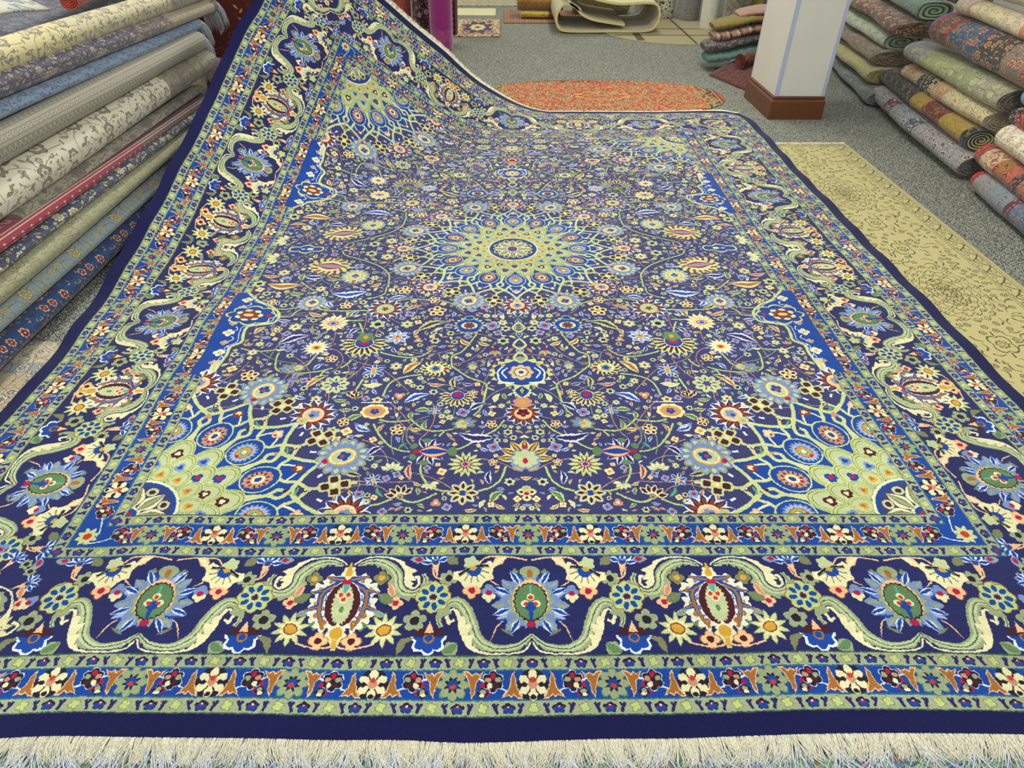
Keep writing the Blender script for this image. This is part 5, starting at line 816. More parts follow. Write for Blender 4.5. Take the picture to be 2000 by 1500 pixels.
def paint_oval():
    W_,L_=2.0,1.0;px=.002;c=Canvas(int(W_/px),int(L_/px),px,'red',9,.0016);r=np.random.RandomState(7)
    yy,xx=np.mgrid[0:c.ny,0:c.nx];e=np.maximum(np.abs((xx/c.nx-.5)*2),np.abs((yy/c.ny-.5)*2))**2
    c.a[e>.66]=PI['brown'];c.a[e>.93]=PI['red'];c.a[(e>.88)&(e<.90)]=PI['gold'];c.a[(e>.655)&(e<.67)]=PI['gold']
    F0=F(c,1.0,.5,1,0)
    f=F(c,1.,.5,1,0);f.pol(0,0,.19,lob(10,.2),'dark',0,1.3,.8);f.pol(0,0,.182,lob(10,.2),'gold',0,1.3,.8);f.pol(0,0,.15,lob(8,.25),'dark',0,1.3,.8);f.pol(0,0,.142,lob(8,.25),'red',0,1.3,.8)
    for k in range(5200):
        x,y=r.rand()*W_,r.rand()*L_;i,j=int(x/px),int(y/px);ee=e[min(j,c.ny-1),min(i,c.nx-1)]
        if ee>.86: continue
        q=8;w=c.a[max(0,j-q):j+q,max(0,i-q):i+q];bg=PI['red'] if ee<.655 else PI['brown']
        if (w!=bg).mean()>.2: continue
        f=F(c,x,y,1,r.rand()*360);k2=r.randint(4);s=.014+.012*r.rand()
        if k2==0: smallf(f,s,'yg','dark',5,'dark')
        elif k2==1: leaf(f,s*1.5,s*.55,['dark','dark'],.006);leaf(f,s*1.2,s*.35,['gold'],.006)
        elif k2==2: leaf(f,s*1.5,s*.45,['cream','olive'],-.006)
        else: smallf(f,s*.9,'gold','crim',6,'dark')
    return c
OVM=imgmat('rust_oval_pile',mk_image('oval_design',palrgb(paint_oval(),dict(red=(182,60,16),brown=(84,38,24),gold=(206,150,62),yg=(190,172,96),cream=(214,196,130)))),1,1)
flat('oval_rug','oval',-.24,4.22,1.61,5.17,OVM,'rust red oval rug with dense gold floral pattern beyond the navy rug',nx=80,ny=60)
CR=(226,216,170);BR=(96,78,48)
flat('rug',None,-1.9,-1.5,2.1,.06,rugmat('green_under_rug',(128,160,128),(96,128,176),(166,104,48),(28,30,52),'dense',(2.6,2.6),line=.9),'pale green floral rug lying under the near fringe of the navy rug',zt=-.0105,nx=40,ny=20)
flat('rug',None,-2.6,.45,-1.45,1.40,rugmat('beige_under_rug',(176,160,128),(198,186,156),(112,112,116),(60,52,50),'dense',(2.6,2.6),bands=[(0,(176,160,128)),(.8,(140,150,150)),(.86,(190,178,150))]),'beige and grey patterned rug on the floor beneath the left rolls',zt=-.0105,nx=30,ny=30)
def paint_mat():
    c=Canvas(260,480,.002,'gold',5,.0016);r=np.random.RandomState(3);c.rect(.0,.0,1,1,'olive');c.rect(.02,.02,.50,.94,'yg');c.rect(.075,.075,.445,.885,'brown')
    for k in range(1500):
        x,y=r.rand()*.52,r.rand()*.96;s_=.010+.008*r.rand();smallf(F(c,x,y,1,r.rand()*360),s_,['gold','yg','crim','cream','dark'][r.randint(5)],['dark','crim','navy'][r.randint(3)],4)
    f=F(c,.26,.48,1,0);f.pol(0,0,.19,spike(8,.35),'navy',0,.95,1.9);f.pol(0,0,.12,lob(8,.2),'gold',0,.8,1.6);f.pol(0,0,.10,lob(8,.2),'yg',0,.8,1.5);f.pol(0,0,.06,lob(6,.3),'pinkb',0,.8,1.5);f.pol(0,0,.03,lob(6,.3),'navy',0,.8,1.5)
    return c
flat('door_mat',None,-.585,6.90,-.09,7.87,imgmat('medallion_mat',mk_image('mat_design',palrgb(paint_mat(),{})),1,1),'small gold bordered mat with navy medallion on grey carpet',-.009,'mat',30,40)
flat('door_mat',None,-.68,8.12,-.15,8.6,plain('cream_mat_pile',(206,200,156),.95,.2,.08,120),'plain cream mat behind the navy medallion mat',-.009,'mat',20,20)
flat('rug',None,-.7,8.80,.12,9.6,rugmat('far_rug',(176,172,132),(150,160,130),(160,90,70),(90,90,70),'mid',(3,3)),'pale green bordered rug at the far end of the aisle',-.009,nx=20,ny=20)
flat('rug',None,-.06,7.65,1.0,8.5,rugmat('redbrown_rug',(132,84,58),(176,140,96),(90,40,36),(60,34,30),'border',(3,3)),'reddish brown striped rug under the gold folded roll',-.009,nx=20,ny=20)
flat('round_rug','oval',.98,6.55,2.55,8.1,rugmat('beige_round',(160,150,104),(176,166,118),(140,126,86),(96,86,58),'dense',(3,3),line=.8),'round beige rug with dark grid lines beside standing rolls',-.0105,nx=50,ny=50)
rr=[o for o in bpy.data.objects if o.name=='round_rug'][0]
M_GRID=plain('grid_line',(86,76,60),.9)
for (xa,ya,xb,yb) in ((1.3,6.75,1.35,7.8),(1.85,6.6,1.85,7.9),(1.1,7.0,2.3,7.0),(1.02,7.35,2.45,7.35)):
    o=box('grid_line',min(xa,xb)-.012,min(ya,yb)-.012,-.0104,max(xa,xb)+.012,max(ya,yb)+.012,-.0088,M_GRID,parent=rr)
# ---- left stack of rolls (lying along the left side of the rug)
GY=(150,146,140)
def lroll(nm,X,z0,y0,z1,y1,rz,yfar,rxk,mat,cap,label,ys=.35,**k):
    sl=(z1-z0)/(y1-y0);zf=lambda y:z0+sl*(y-y0)
    x=X-rz*rxk;pts=[(x,ys,zf(max(ys,y0-.8))),(x,max(y0,ys+.02),z0),(x,y1,z1),(x,yfar,zf(yfar))]
    return roll('rolled_rug',np.array(pts),rz*rxk,rz,mat,cap,label,group=None,seed=ord(nm),nl=60,**k)
capC=spiralmat('end_cream',(214,204,168),(150,140,110));capG=spiralmat('end_grey',(150,150,140),(90,88,84));capN=spiralmat('end_navy',(70,74,96),(40,36,48))
LR=[
('l',-1.735,.050,1.2,.050,2.3,.050,3.9,1.3,rugmat('l_navy',(32,72,120),(206,160,122),(112,30,36),(70,30,34),'mid',(3.2,3.2)),capN,'navy blue roll with red and peach flowers, lowest in the left stack',{}),
('k',-1.75,.140,1.35,.128,2.4,.039,3.8,2.0,rugmat('k_blue',(140,160,166),(200,186,134),(176,154,98),(96,84,58),'mid',(2.6,2.6),line=1),capG,'light blue grey roll with tan flowers just above the navy roll',{}),
('j',-1.76,.222,1.45,.216,2.7,.041,3.7,2.0,rugmat('j_sage',(162,162,128),(184,178,138),(176,160,112),(96,88,62),'sparse',(3,3),line=1),capG,'sage green roll with fine brown outlines, third from the floor on the left',{}),
('i',-1.785,.286,1.5,.272,2.7,.024,3.6,2.2,rugmat('i_slate',(76,82,104),(214,206,184),(190,172,110),(52,54,72),'dense',(2.2,2.2)),capG,'slate blue roll with dense cream flowers under the crimson roll',{}),
('h',-1.80,.335,1.55,.318,2.8,.024,3.6,2.2,rugmat('h_red',(150,52,66),(196,176,160),(150,60,70),(110,50,56),'border',(2.4,2.6),bands=[(0,(150,52,66)),(.5,(142,56,70)),(.62,(118,88,82))]),capG,'crimson roll with a pale lattice edge in the left stack',{}),
('g',-1.83,.383,1.8,.368,2.9,.023,3.6,2.6,rugmat('g_beige',(160,154,134),(126,122,112),(120,110,100),(72,66,60),'dense',(3,3)),capG,'thin beige grey roll squeezed between the crimson and large cream rolls',{'ys':1.78}),
('f',-1.83,.478,1.75,.468,3.05,.072,3.86,1.25,rugmat('f_cream',(224,218,192),(150,138,120),(172,156,136),(88,76,64),'sparse',(2.2,2.2),bands=[(0,(224,218,192)),(.62,(224,218,192)),(.70,(158,150,130)),(.86,(176,168,142))]),capG,'large cream roll with big grey brown flowers in the left stack',{'fringe':(1,.07)}),
('e',-1.85,.611,1.85,.594,3.15,.058,3.84,1.35,rugmat('e_stripe',(146,142,126),(194,188,162),(112,108,112),(84,78,70),'border',(4.6,4.6)),capG,'grey beige roll with long striped border bands in the left stack',{'fringe':(1,.09)}),
('d',-1.90,.706,1.9,.684,3.2,.035,3.98,1.9,rugmat('d_blue',(140,160,184),(120,140,168),(104,120,152),(50,58,84),'sparse',(3.2,3.2)),capG,'light blue roll with dark scrolls in the left stack',{'fringe':(1,.1)}),
('c',-1.90,.790,2.0,.722,3.3,.048,4.3,1.5,rugmat('c_dark',(96,94,110),(196,188,168),(176,150,124),(62,60,76),'dense',(2.4,2.4),bands=[(0,(96,94,110)),(.62,(120,112,108)),(.74,(176,166,130)),(.97,(84,84,84))]),capG,'charcoal roll with dense cream flowers and white end fringe',{'fringe':(1,.1)}),
('b',-1.915,.905,2.1,.850,3.45,.066,4.6,1.2,rugmat('b_gold',(214,204,160),(160,150,136),(142,136,150),(84,74,62),'sparse',(2.4,2.4),bands=[(0,(216,204,150)),(.45,(206,196,156)),(.72,(172,164,140))]),capC,'golden cream roll with grey flowers on top of the left stack',{}),
]
# shift table: computed heights follow the silhouettes of the stack
ZC={'l':(.040,.040),'k':(.120,.102),'j':(.190,.181),'i':(.252,.238),'h':(.302,.270),'g':(.322,.312),'f':(.402,.404),'e':(.536,.522),'d':(.628,.598),'c':(.701,.664),'b':(.775,.744)}
RZ={'l':.042,'k':.037,'j':.040,'i':.028,'h':.027,'g':.019,'f':.072,'e':.060,'d':.031,'c':.045,'b':.052}
for (nm,X,_,y0,_,y1,_,yf,rk,mt_,cp,lb,kw) in LR:
    lroll(nm,X,ZC[nm][0],y0,ZC[nm][1],y1,RZ[nm],yf,rk,mt_,cp,lb,**kw)
# pieces behind the top of the left stack
def sheet(name,pts,mat,label,cat='rug',th=.01):
    # pts: grid rows x cols of corner points -> thick smooth sheet
    G_=np.array(pts,float);G_=cr_interp(G_,24);G_=cr_interp(G_.transpose(1,0,2),24).transpose(1,0,2);n=24
    dx=np.gradient(G_,axis=1);dy=np.gradient(G_,axis=0);Nq=np.cross(dx,dy);Nq/=np.linalg.norm(Nq,axis=2)[...,None]+1e-9
    A=np.arange(n-1)[:,None]*n+np.arange(n-1)[None];Fq=np.stack([A,A+1,A+n+1,A+n],-1).reshape(-1,4);per=np.concatenate([np.arange(n),(np.arange(1,n)*n+n-1),((n-1)*n+np.arange(n-2,-1,-1)),(np.arange(n-2,-1,-1)*n)])
    a_,b_=np.meshgrid(np.linspace(0,1,n),np.linspace(0,1,n));sx=np.linalg.norm(G_[0,-1]-G_[0,0]);sy=np.linalg.norm(G_[-1,0]-G_[0,0])
    uv=np.stack([a_*sx,b_*sy],-1).reshape(-1,2);uv2=np.stack([a_,b_],-1).reshape(-1,2)
    V=np.concatenate([G_.reshape(-1,3),(G_-Nq*th).reshape(-1,3)]);k=n*n;side=np.stack([per[:-1]+k,per[1:]+k,per[1:],per[:-1]],-1)
    return tag(mesh(name,V,np.concatenate([Fq,Fq[:,::-1]+k,side]),mat,uv=np.concatenate([uv,uv]),uv2=np.concatenate([uv2,uv2])),label,cat)
sheet('folded_rug',[[(-2.9,1.9,.95),(-2.6,2.0,1.0),(-2.12,2.15,.865)],[(-2.9,2.3,1.0),(-2.6,2.35,1.03),(-2.12,2.5,.87)],[(-2.95,2.68,1.08),(-2.55,2.72,1.06),(-2.13,2.86,.83)]],rugmat('pale_fold',(206,202,184),(150,162,168),(206,190,176),(104,118,130),'sparse',(1.2,1.2)),'pale cream folded rug with grey blue swirls at the top left corner')
roll('rolled_rug',np.array([(-2.42,4.4,1.02),(-2.34,3.6,.95),(-2.29,3.02,.90)]),.075,.06,rugmat('pale_weave',(170,156,140),(140,130,116),(120,100,90),(96,84,76),'dense',(4,4)),spiralmat('purple_end',(96,48,112),(120,80,120)),'beige woven roll with purple end behind the golden cream roll')
roll('rolled_rug',np.array([(-2.24,4.3,.90),(-2.19,3.6,.86),(-2.16,3.08,.83)]),.045,.045,plain('red_ribbed',(178,72,58),.95,.3,.3,160),spiralmat('red_end',(178,72,58),(120,50,40)),'small red ribbed roll beside the purple ended roll')
for k,(xx,zz_,rx_,rz_,cc,lb) in enumerate(((-2.55,.135,.34,.145,(150,140,120),'wide beige folded rug on the floor behind the left stack'),(-2.57,.43,.33,.145,(110,60,52),'wide brick red folded rug in the middle behind the left stack'),(-2.62,.655,.28,.075,(96,104,120),'wide slate folded rug on top behind the left stack'))):
    roll('folded_rug',np.array([(xx,.5,zz_),(xx,2.5,zz_),(xx,4.75,zz_)]),rx_,rz_,rugmat('rear_%d'%k,cc,tuple(min(255,v+50) for v in cc),(150,120,90),(60,50,46),'dense',(2.4,2.4)),capG,lb,'folded rug',sq=3)
roll('rolled_rug',np.array([(-2.5,4.8,.95),(-2.38,4.2,.9),(-2.3,3.6,.86)]),.12,.10,rugmat('tan_geo',(140,122,92),(84,64,40),(170,150,110),(70,52,34),'mid',(2.4,2.4)),capC,'tan roll with dark brown geometric flowers behind the left stack')
roll('rolled_rug',np.array([(-2.8,4.8,.98),(-2.6,4.3,.95),(-2.44,3.7,.93)]),.05,.05,plain('slate_roll',(70,78,96),.95,.2,.2,90),capG,'slate grey roll tucked beside the tan geometric roll')
roll('rolled_rug',np.array([(-2.42,4.9,.99),(-2.3,4.5,.97),(-2.2,4.1,.93)]),.09,.08,rugmat('plum_roll',(50,36,70),(150,60,110),(120,50,90),(30,24,40),'dense',(3,3)),capN,'dark plum roll with pink scrolls behind the golden cream roll')
MDR=rugmat('dark_red_hanging',(74,22,18),(120,50,30),(190,130,110),(40,14,14),'sparse',(1.6,1.6))
sheet('hanging_rug',[[(-3.0,5.05,FLOOR),(-2.2,4.95,FLOOR),(-1.5,5.0,FLOOR),(-1.25,5.1,FLOOR)],[(-3.0,5.1,.7),(-2.2,5.0,.7),(-1.5,5.05,.7),(-1.25,5.14,.7)],[(-3.0,5.15,1.5),(-2.2,5.1,1.5),(-1.5,5.1,1.5),(-1.25,5.2,1.5)]],MDR,'dark red rug standing behind the raised corner of the navy rug')
roll('rolled_rug',np.array([(-2.75,4.72,.11),(-2.3,4.7,.12),(-1.95,4.74,.10)]),.14,.125,rugmat('rust_roll',(120,56,28),(170,110,60),(90,30,24),(50,26,20),'dense',(3,3)),capN,'rust coloured roll on the floor before the dark red rug')
# ---- right stacks
def T2(*p): return np.array(p,float)
def rim(c,e): return (plain('binding_%d_%d_%d'%c,c,.85,.2,.1,80),e)
FT=(0,-1);NT=(59,1)
R2=[
('grey floral roll with a dark red band, lowest in the near right stack',[(2.73,4.55,.055),(2.61,3.8,.06),(2.53,2.99,.06)],.085,.055,rugmat('r2a',(140,138,138),(190,186,176),(110,44,48),(64,60,62),'dense',(2.2,2.2),bands=[(0,(134,24,32)),(.02,(150,150,152)),(.25,(100,26,32)),(.34,(120,140,146)),(.55,(70,84,96)),(.62,(150,148,144))]),rugmat('e1',(84, 82, 84),(150, 146, 140),(110, 60, 60),(40, 38, 44),'dense',(.9,.35)),{}),
('black roll with gold flowers and a gold and rust half, open dark end',[(2.79,4.6,.155),(2.68,3.9,.17),(2.58,3.08,.175)],.085,.055,rugmat('r2b',(30,32,40),(184,160,72),(170,104,40),(40,30,26),'sparse',(3.6,3.6),bands=[(0,(26,30,40)),(.5,(166,136,44)),(.62,(104,34,24)),(.78,(170,140,52)),(.95,(26,30,36))]),spiralmat('e2',(168,160,120),(24,28,34)),dict(rim=rim((28,32,38),[NT]))),
('cream and orange roll with a black floral band',[(2.81,4.35,.25),(2.72,3.8,.265),(2.64,3.08,.275)],.10,.055,rugmat('r2c',(206,196,150),(214,206,160),(200,134,92),(52,44,44),'dense',(2.2,2.2),bands=[(0,(26,28,34)),(.03,(206,190,150)),(.1,(200,140,96)),(.22,(196,180,136)),(.32,(26,28,34)),(.52,(196,150,104)),(.66,(208,196,146))]),rugmat('e3',(150, 140, 116),(190, 182, 146),(180, 120, 84),(40, 36, 38),'dense',(.9,.35)),dict(rim=rim((26,28,36),[FT]))),
('pale green roll with black leafy scrolls in the near right stack',[(2.84,4.4,.365),(2.76,3.8,.375),(2.67,3.04,.385)],.125,.064,rugmat('r2d',(170,176,126),(206,204,150),(200,196,150),(38,38,60),'dense',(2.2,2.2),bands=[(0,(150,150,160)),(.18,(160,160,170)),(.26,(168,176,118)),(.62,(150,160,112)),(.8,(160,156,130))]),rugmat('e4',(84, 82, 84),(150, 146, 120),(160, 120, 60),(34, 34, 44),'dense',(.9,.35)),{}),
('large blue and red floral roll with a bright blue bound end',[(2.84,4.17,.545),(2.77,3.6,.55),(2.66,2.75,.545)],.13,.094,rugmat('r2e',(52,86,122),(200,164,116),(184,70,52),(40,32,44),'dense',(2.2,2.2),bands=[(0,(60,110,170)),(.03,(150,56,56)),(.1,(90,84,70)),(.2,(140,56,60)),(.27,(58,96,130)),(.5,(50,84,116)),(.58,(60,60,50)),(.75,(130,120,104)),(.88,(170,60,40))]),rugmat('e5',(90, 70, 66),(150, 120, 100),(150, 50, 44),(30, 26, 34),'dense',(.9,.35)),dict(rim=rim((66,116,176),[FT]))),
('cream roll with thin coral bands above the blue and red roll',[(2.86,4.1,.685),(2.79,3.6,.69),(2.70,2.8,.685)],.085,.051,rugmat('r2f',(224,206,172),(214,200,168),(206,140,110),(120,104,92),'sparse',(3,3),bands=[(0,(214,196,172)),(.2,(206,150,126)),(.24,(226,212,160)),(.55,(222,206,166)),(.72,(200,132,104)),(.76,(222,208,164))]),capC,{}),
('plain beige roll on top of the near right stack',[(2.89,4.0,.812),(2.82,3.5,.815),(2.74,2.9,.81)],.09,.055,rugmat('r2g',(196,188,170),(186,176,156),(206,160,130),(130,120,104),'sparse',(2.6,2.6)),capC,{}),
('grey roll with a red bound end on the carpet at the right edge',[(2.51,2.84,.045),(2.46,2.5,.045),(2.37,1.9,.045)],.065,.055,rugmat('r3a',(140,140,140),(170,170,166),(120,60,60),(60,54,60),'mid',(4,4),bands=[(0,(170,30,30)),(.06,(150,146,140)),(.3,(128,144,150)),(.55,(110,50,60)),(.6,(96,110,134))]),capN,dict(rim=rim((176,30,32),[FT]))),
('red and cream floral roll with bright red end at the right edge',[(2.56,2.95,.145),(2.51,2.6,.145),(2.43,2.0,.145)],.075,.056,rugmat('r3b',(206,180,140),(200,120,90),(130,44,40),(56,36,50),'dense',(2.2,2.2),bands=[(0,(180,30,30)),(.05,(150,60,50)),(.12,(206,180,140)),(.35,(160,116,46)),(.48,(190,100,70)),(.56,(50,60,60)),(.62,(170,110,90)),(.85,(176,40,34))]),capN,dict(rim=rim((184,32,34),[FT]))),
('white roll with yellow and grey flower sprays at the right edge',[(2.60,2.90,.255),(2.56,2.6,.258),(2.48,2.1,.258)],.085,.064,rugmat('r3c',(232,224,200),(214,180,84),(140,110,130),(110,80,80),'sparse',(4.2,4.2)),capC,{}),
('dark red roll with navy bound end above the white flower roll',[(2.63,2.93,.352),(2.59,2.6,.355),(2.54,2.2,.355)],.07,.048,rugmat('r3d',(150,36,44),(214,196,160),(160,50,50),(70,40,44),'mid',(4.4,4.4),bands=[(0,(26,28,44)),(.1,(150,36,44)),(.3,(206,190,160)),(.42,(140,50,50))]),capN,dict(rim=rim((24,26,44),[FT]))),
('pale roll with light blue bound end above the dark red roll',[(2.66,2.93,.448),(2.62,2.6,.45),(2.57,2.2,.45)],.075,.056,rugmat('r3e',(200,200,180),(170,190,196),(110,140,150),(90,100,110),'mid',(4.4,4.4),bands=[(0,(96,160,196)),(.14,(200,198,176))]),capC,dict(rim=rim((92,160,200),[FT]))),
]
for i,(lb,pts,rx,rz,mt_,cp,kw) in enumerate(R2): roll('rolled_rug',np.array(pts),rx,rz,mt_,cp,lb,seed=i*3,nl=60,wob=.035,**kw)
R1=[
('grey blue folded rug at the bottom of the far right stack',[(2.96,6.0,.04),(2.86,5.2,.04),(2.72,4.42,.04)],.15,.05,(104,112,110),(150,152,130),(120,120,110),(50,56,64)),
('gold green folded rug with dark outlines in the far right stack',[(3.0,6.0,.15),(2.9,5.3,.15),(2.80,4.60,.145)],.19,.053,(176,170,112),(196,190,132),(150,140,100),(54,48,52)),
('brown grey mottled folded rug in the middle of the far right stack',[(3.04,6.1,.265),(2.94,5.4,.26),(2.86,4.66,.255)],.2,.052,(124,112,96),(176,164,136),(150,110,84),(64,52,52)),
('pale green folded rug with a cream coiled end',[(3.06,6.2,.37),(2.96,5.5,.365),(2.86,4.72,.36)],.15,.053,(186,194,160),(170,184,164),(150,160,150),(70,90,96)),
('brown and orange floral folded rug in the far right stack',[(3.1,6.2,.49),(3.0,5.4,.48),(2.9,4.55,.465)],.21,.056,(112,84,70),(196,176,140),(176,120,66),(60,40,44)),
('sea green folded rug with coiled backing at its end',[(3.1,5.9,.61),(3.0,5.2,.60),(2.92,4.55,.585)],.12,.052,(120,146,128),(160,176,140),(110,130,140),(60,70,84)),
('black and gold floral folded rug highest of the far right stack',[(3.25,5.6,.70),(3.15,5.0,.69),(3.05,4.35,.68)],.12,.05,(90,66,44),(196,176,120),(170,120,60),(40,26,24)),
('dark brown and cream floral roll behind the blue ended roll',[(3.3,5.2,.80),(3.2,4.8,.79),(3.1,4.3,.78)],.10,.045,(96,74,54),(206,190,140),(180,130,70),(40,30,30)),
]
for i,(lb,pts,rx,rz,g,f1,f2,ln) in enumerate(R1):
    roll('folded_rug',np.array(pts),rx,rz,rugmat('r1_%d'%i,g,f1,f2,ln,'dense',(2.1,2.1)),(spiralmat('r1e_%d'%i,tuple(int(v*.95) for v in f1),tuple(int(v*.6) for v in g)) if i in (3,5) else rugmat('r1e_%d'%i,tuple(int(v*.8) for v in g),f1,f2,ln,'dense',(.9,.35))),lb,'folded rug',seed=i,sq=2.6,nl=50,wob=.05,layers=3 if i in (3,5) else 4)
# ---- pillar
M_P=plain('pillar_paint',(214,212,200),.6,0,.02,5);M_P2=plain('corner_bead',(176,184,206),.5);M_WD,t,b=nt('brown_skirting_wood')
b.inputs['Roughness'].default_value=.35;tc=N(t,'ShaderNodeTexCoord');mp=N(t,'ShaderNodeMapping');mp.inputs['Scale'].default_value=(3,3,60);no=N(t,'ShaderNodeTexNoise');no.inputs['Scale'].default_value=3;no.inputs['Detail'].default_value=6;t.links.new(tc.outputs['Object'],mp.inputs[0]);t.links.new(mp.outputs[0],no.inputs[0]);t.links.new(mixc(t,no.outputs[0],lin((74,38,20)),lin((120,70,36))),b.inputs['Base Color'])
px0,px1,py0,py1=1.79,2.125,4.145,4.68
pr=empty('pillar',((px0+px1)/2,(py0+py1)/2,FLOOR),'square white pillar with brown wooden skirting between rug stacks','pillar')
box('shaft',px0,py0,FLOOR,px1,py1,2.9,M_P,.002,pr)
for (x,y) in ((px0,py0),(px1,py0),(px0,py1),(px1,py1)):
    sx=1 if x==px0 else -1;sy=1 if y==py0 else -1
    box('corner_trim',min(x-sx*.003,x+sx*.020),min(y-sy*.003,y+sy*.004),FLOOR,max(x-sx*.003,x+sx*.026),max(y-sy*.003,y+sy*.004),2.9,M_P2,.001,pr)
def skirting(parent):
    prof=[(.0,.15),(.006,.149),(.012,.143),(.010,.134),(.006,.130),(.012,.124),(.017,.118),(.018,.110),(.020,.0)]
    V=[];n=len(prof)
    for (x,y,sx,sy) in ((px0,py0,-1,-1),(px1,py0,1,-1),(px1,py1,1,1),(px0,py1,-1,1)):
        for d,z in prof: V.append((x+sx*d,y+sy*d,FLOOR+z))
    Fs=[]
    for k in range(4):
        for j in range(n-1): a=k*n+j;b2=((k+1)%4)*n+j;Fs.append((a,a+1,b2+1,b2))
    unplace(mesh('skirting_board',V,Fs,M_WD,smooth=False),parent)
skirting(pr)
# ---- small mats piled by the pillar
def smat(pts,rx,rz,mat,label,**k): return roll('folded_mat',np.array(pts),rx,rz,mat,mat,label,'mat','' or None,sq=2.5,nl=40,wob=.05,taper=.35,layers=2,**k)
smat([(1.66,5.58,.075),(1.82,5.58,.105),(2.0,5.58,.155),(2.3,5.58,.16)],.17,.040,plain('teal_knit',(84,116,108),.95,.3,.35,110),'teal green ribbed knit mat near the bottom of the mat pile',ripple=.06)
smat([(1.64,5.60,.155),(1.80,5.6,.185),(2.0,5.6,.235),(2.3,5.6,.24)],.17,.040,rugmat('grey_shag',(70,66,66),(160,154,140),(50,46,46),(30,28,32),'dense',(3,3)),'charcoal and grey mottled mat above the teal mat')
smat([(1.70,5.62,.235),(1.84,5.62,.262),(2.0,5.62,.305),(2.3,5.62,.31)],.17,.034,rugmat('stripe_mat',(150,116,96),(170,150,130),(110,84,70),(90,66,54),'sparse',(4,4),bands=[(k/22.,[(150,112,84),(184,164,140),(84,60,52),(166,120,80)][k%4]) for k in range(22)]),'brown and beige striped mat in the mat pile')
smat([(1.70,5.64,.305),(1.86,5.64,.342),(2.0,5.64,.375),(2.3,5.64,.378)],.16,.032,rugmat('chunky_mat',(170,80,46),(90,128,44),(190,100,64),(100,120,40),'dense',(6,6),bands=[(k/26.,[(170,78,44),(84,124,40)][k%2]) for k in range(26)]),'orange and green chunky woven mat near the top of the pile',ripple=.05)
smat([(1.90,5.66,.385),(2.0,5.66,.415),(2.15,5.66,.43),(2.3,5.66,.43)],.14,.026,plain('dusty_pink',(158,122,104),.95,.3,.25,70),'dusty pink thin mat on top of the mat pile')
sheet('crumpled_rug',[[(1.66,5.35,FLOOR+.01),(1.78,5.0,FLOOR+.01),(1.86,4.80,FLOOR+.012)],[(1.85,5.45,.06),(1.93,5.1,.07),(2.0,4.85,.03)],[(2.1,5.6,.10),(2.2,5.3,.12),(2.2,5.0,.05)],[(2.5,5.7,.06),(2.5,5.4,.08),(2.5,5.1,.03)]],rugmat('dark_red_crumpled',(84,34,32),(110,72,60),(150,40,48),(40,24,26),'dense',(4,4)),'crumpled dark red rug on the carpet beneath the mat pile')
roll('rolled_rug',np.array([(1.86,5.22,.12),(2.05,5.3,.13),(2.35,5.36,.12)]),.07,.06,rugmat('maroon_roll',(78,36,30),(150,110,80),(140,50,40),(44,24,22),'dense',(5,5)),spiralmat('mr',(110,50,40),(50,26,24)),'short maroon roll lying on the crumpled dark red rug')
# ---- folded thick cream carpet (serpentine profile extruded in depth)
def fold(name,prof,y0,y1,th,mat,backmat,label,cat='folded rug'):
    P=spline([(a,b) for a,b in prof]);n=len(P);d=np.gradient(P,axis=0);d/=np.linalg.norm(d,axis=1)[:,None]+1e-9;Nm=np.stack([-d[:,1],d[:,0]],1)
    A_=P+Nm*th/2;B_=P-Nm*th/2;Lp=np.concatenate([[0],np.cumsum(np.linalg.norm(np.diff(P,axis=0),axis=1))]);root=empty(name,(float(P[:,0].mean()),(y0+y1)/2,FLOOR),label,cat)
    ny=8;ys=np.linspace(y0,y1,ny)
    def surf(nm,Q,mt):
        V=np.array([(q[0],y,q[1]) for y in ys for q in Q]);uv=np.array([(l,y) for y in ys for l in Lp]);A=np.arange(ny-1)[:,None]*n+np.arange(n-1)[None];Fq=np.stack([A,A+1,A+n+1,A+n],-1).reshape(-1,4)
        unplace(mesh(nm,V,Fq,mt,uv=uv,uv2=uv),root)
    surf('pile_face',A_,mat);surf('backing',B_,backmat)
    em=plain('edge_'+name,(206,194,132),.9,.1,.1,60)
    for y in (y0,y1):
        V=np.concatenate([[(a[0],y,a[1]),(b_[0],y,b_[1])] for a,b_ in zip(A_,B_)]);unplace(mesh('bound_edge',V,[(2*k,2*k+1,2*k+3,2*k+2) for k in range(n-1)],em,smooth=False),root)
    return root
zz=[(470,145),(400,138),(300,125),(240,105),(200,75),(150,68),(118,95),(110,130),(132,162),(200,170),(400,169),(590,166),(636,140),(646,100),(625,68),(560,62),(430,66),(300,48),(240,20),(200,0),(168,6),(156,32),(175,62),(215,84),(235,92)]
prof=[((a-105)/2.76/183+.48,(174-b_)/2.76/178*1.2+FLOOR+.012) for a,b_ in zz]
fold('folded_carpet',prof,7.1,8.0,.022,rugmat('cream_floral',(206,200,170),(190,170,120),(170,150,110),(150,120,80),'sparse',(4,4)),plain('cream_backing',(192,184,142),.9,.1,.1,50),'thick cream carpet folded over itself on the grey floor')
roll('rolled_rug',np.array([(.75,8.3,.2),(1.1,8.3,.2),(1.42,8.3,.2)]),.16,.20,rugmat('cream_roll_far',(206,198,160),(176,158,110),(160,140,100),(130,110,70),'sparse',(4,4)),capC,'cream floral roll lying behind the folded cream carpet')
roll('rolled_rug',np.array([(.1,8.05,.14),(.35,8.05,.145),(.62,8.05,.14)]),.13,.085,plain('gold_brown_pile',(140,104,48),.9,.5,.35,30),spiralmat('gbe',(150,120,60),(80,60,30)),'gold and brown velvety roll on the striped rug')
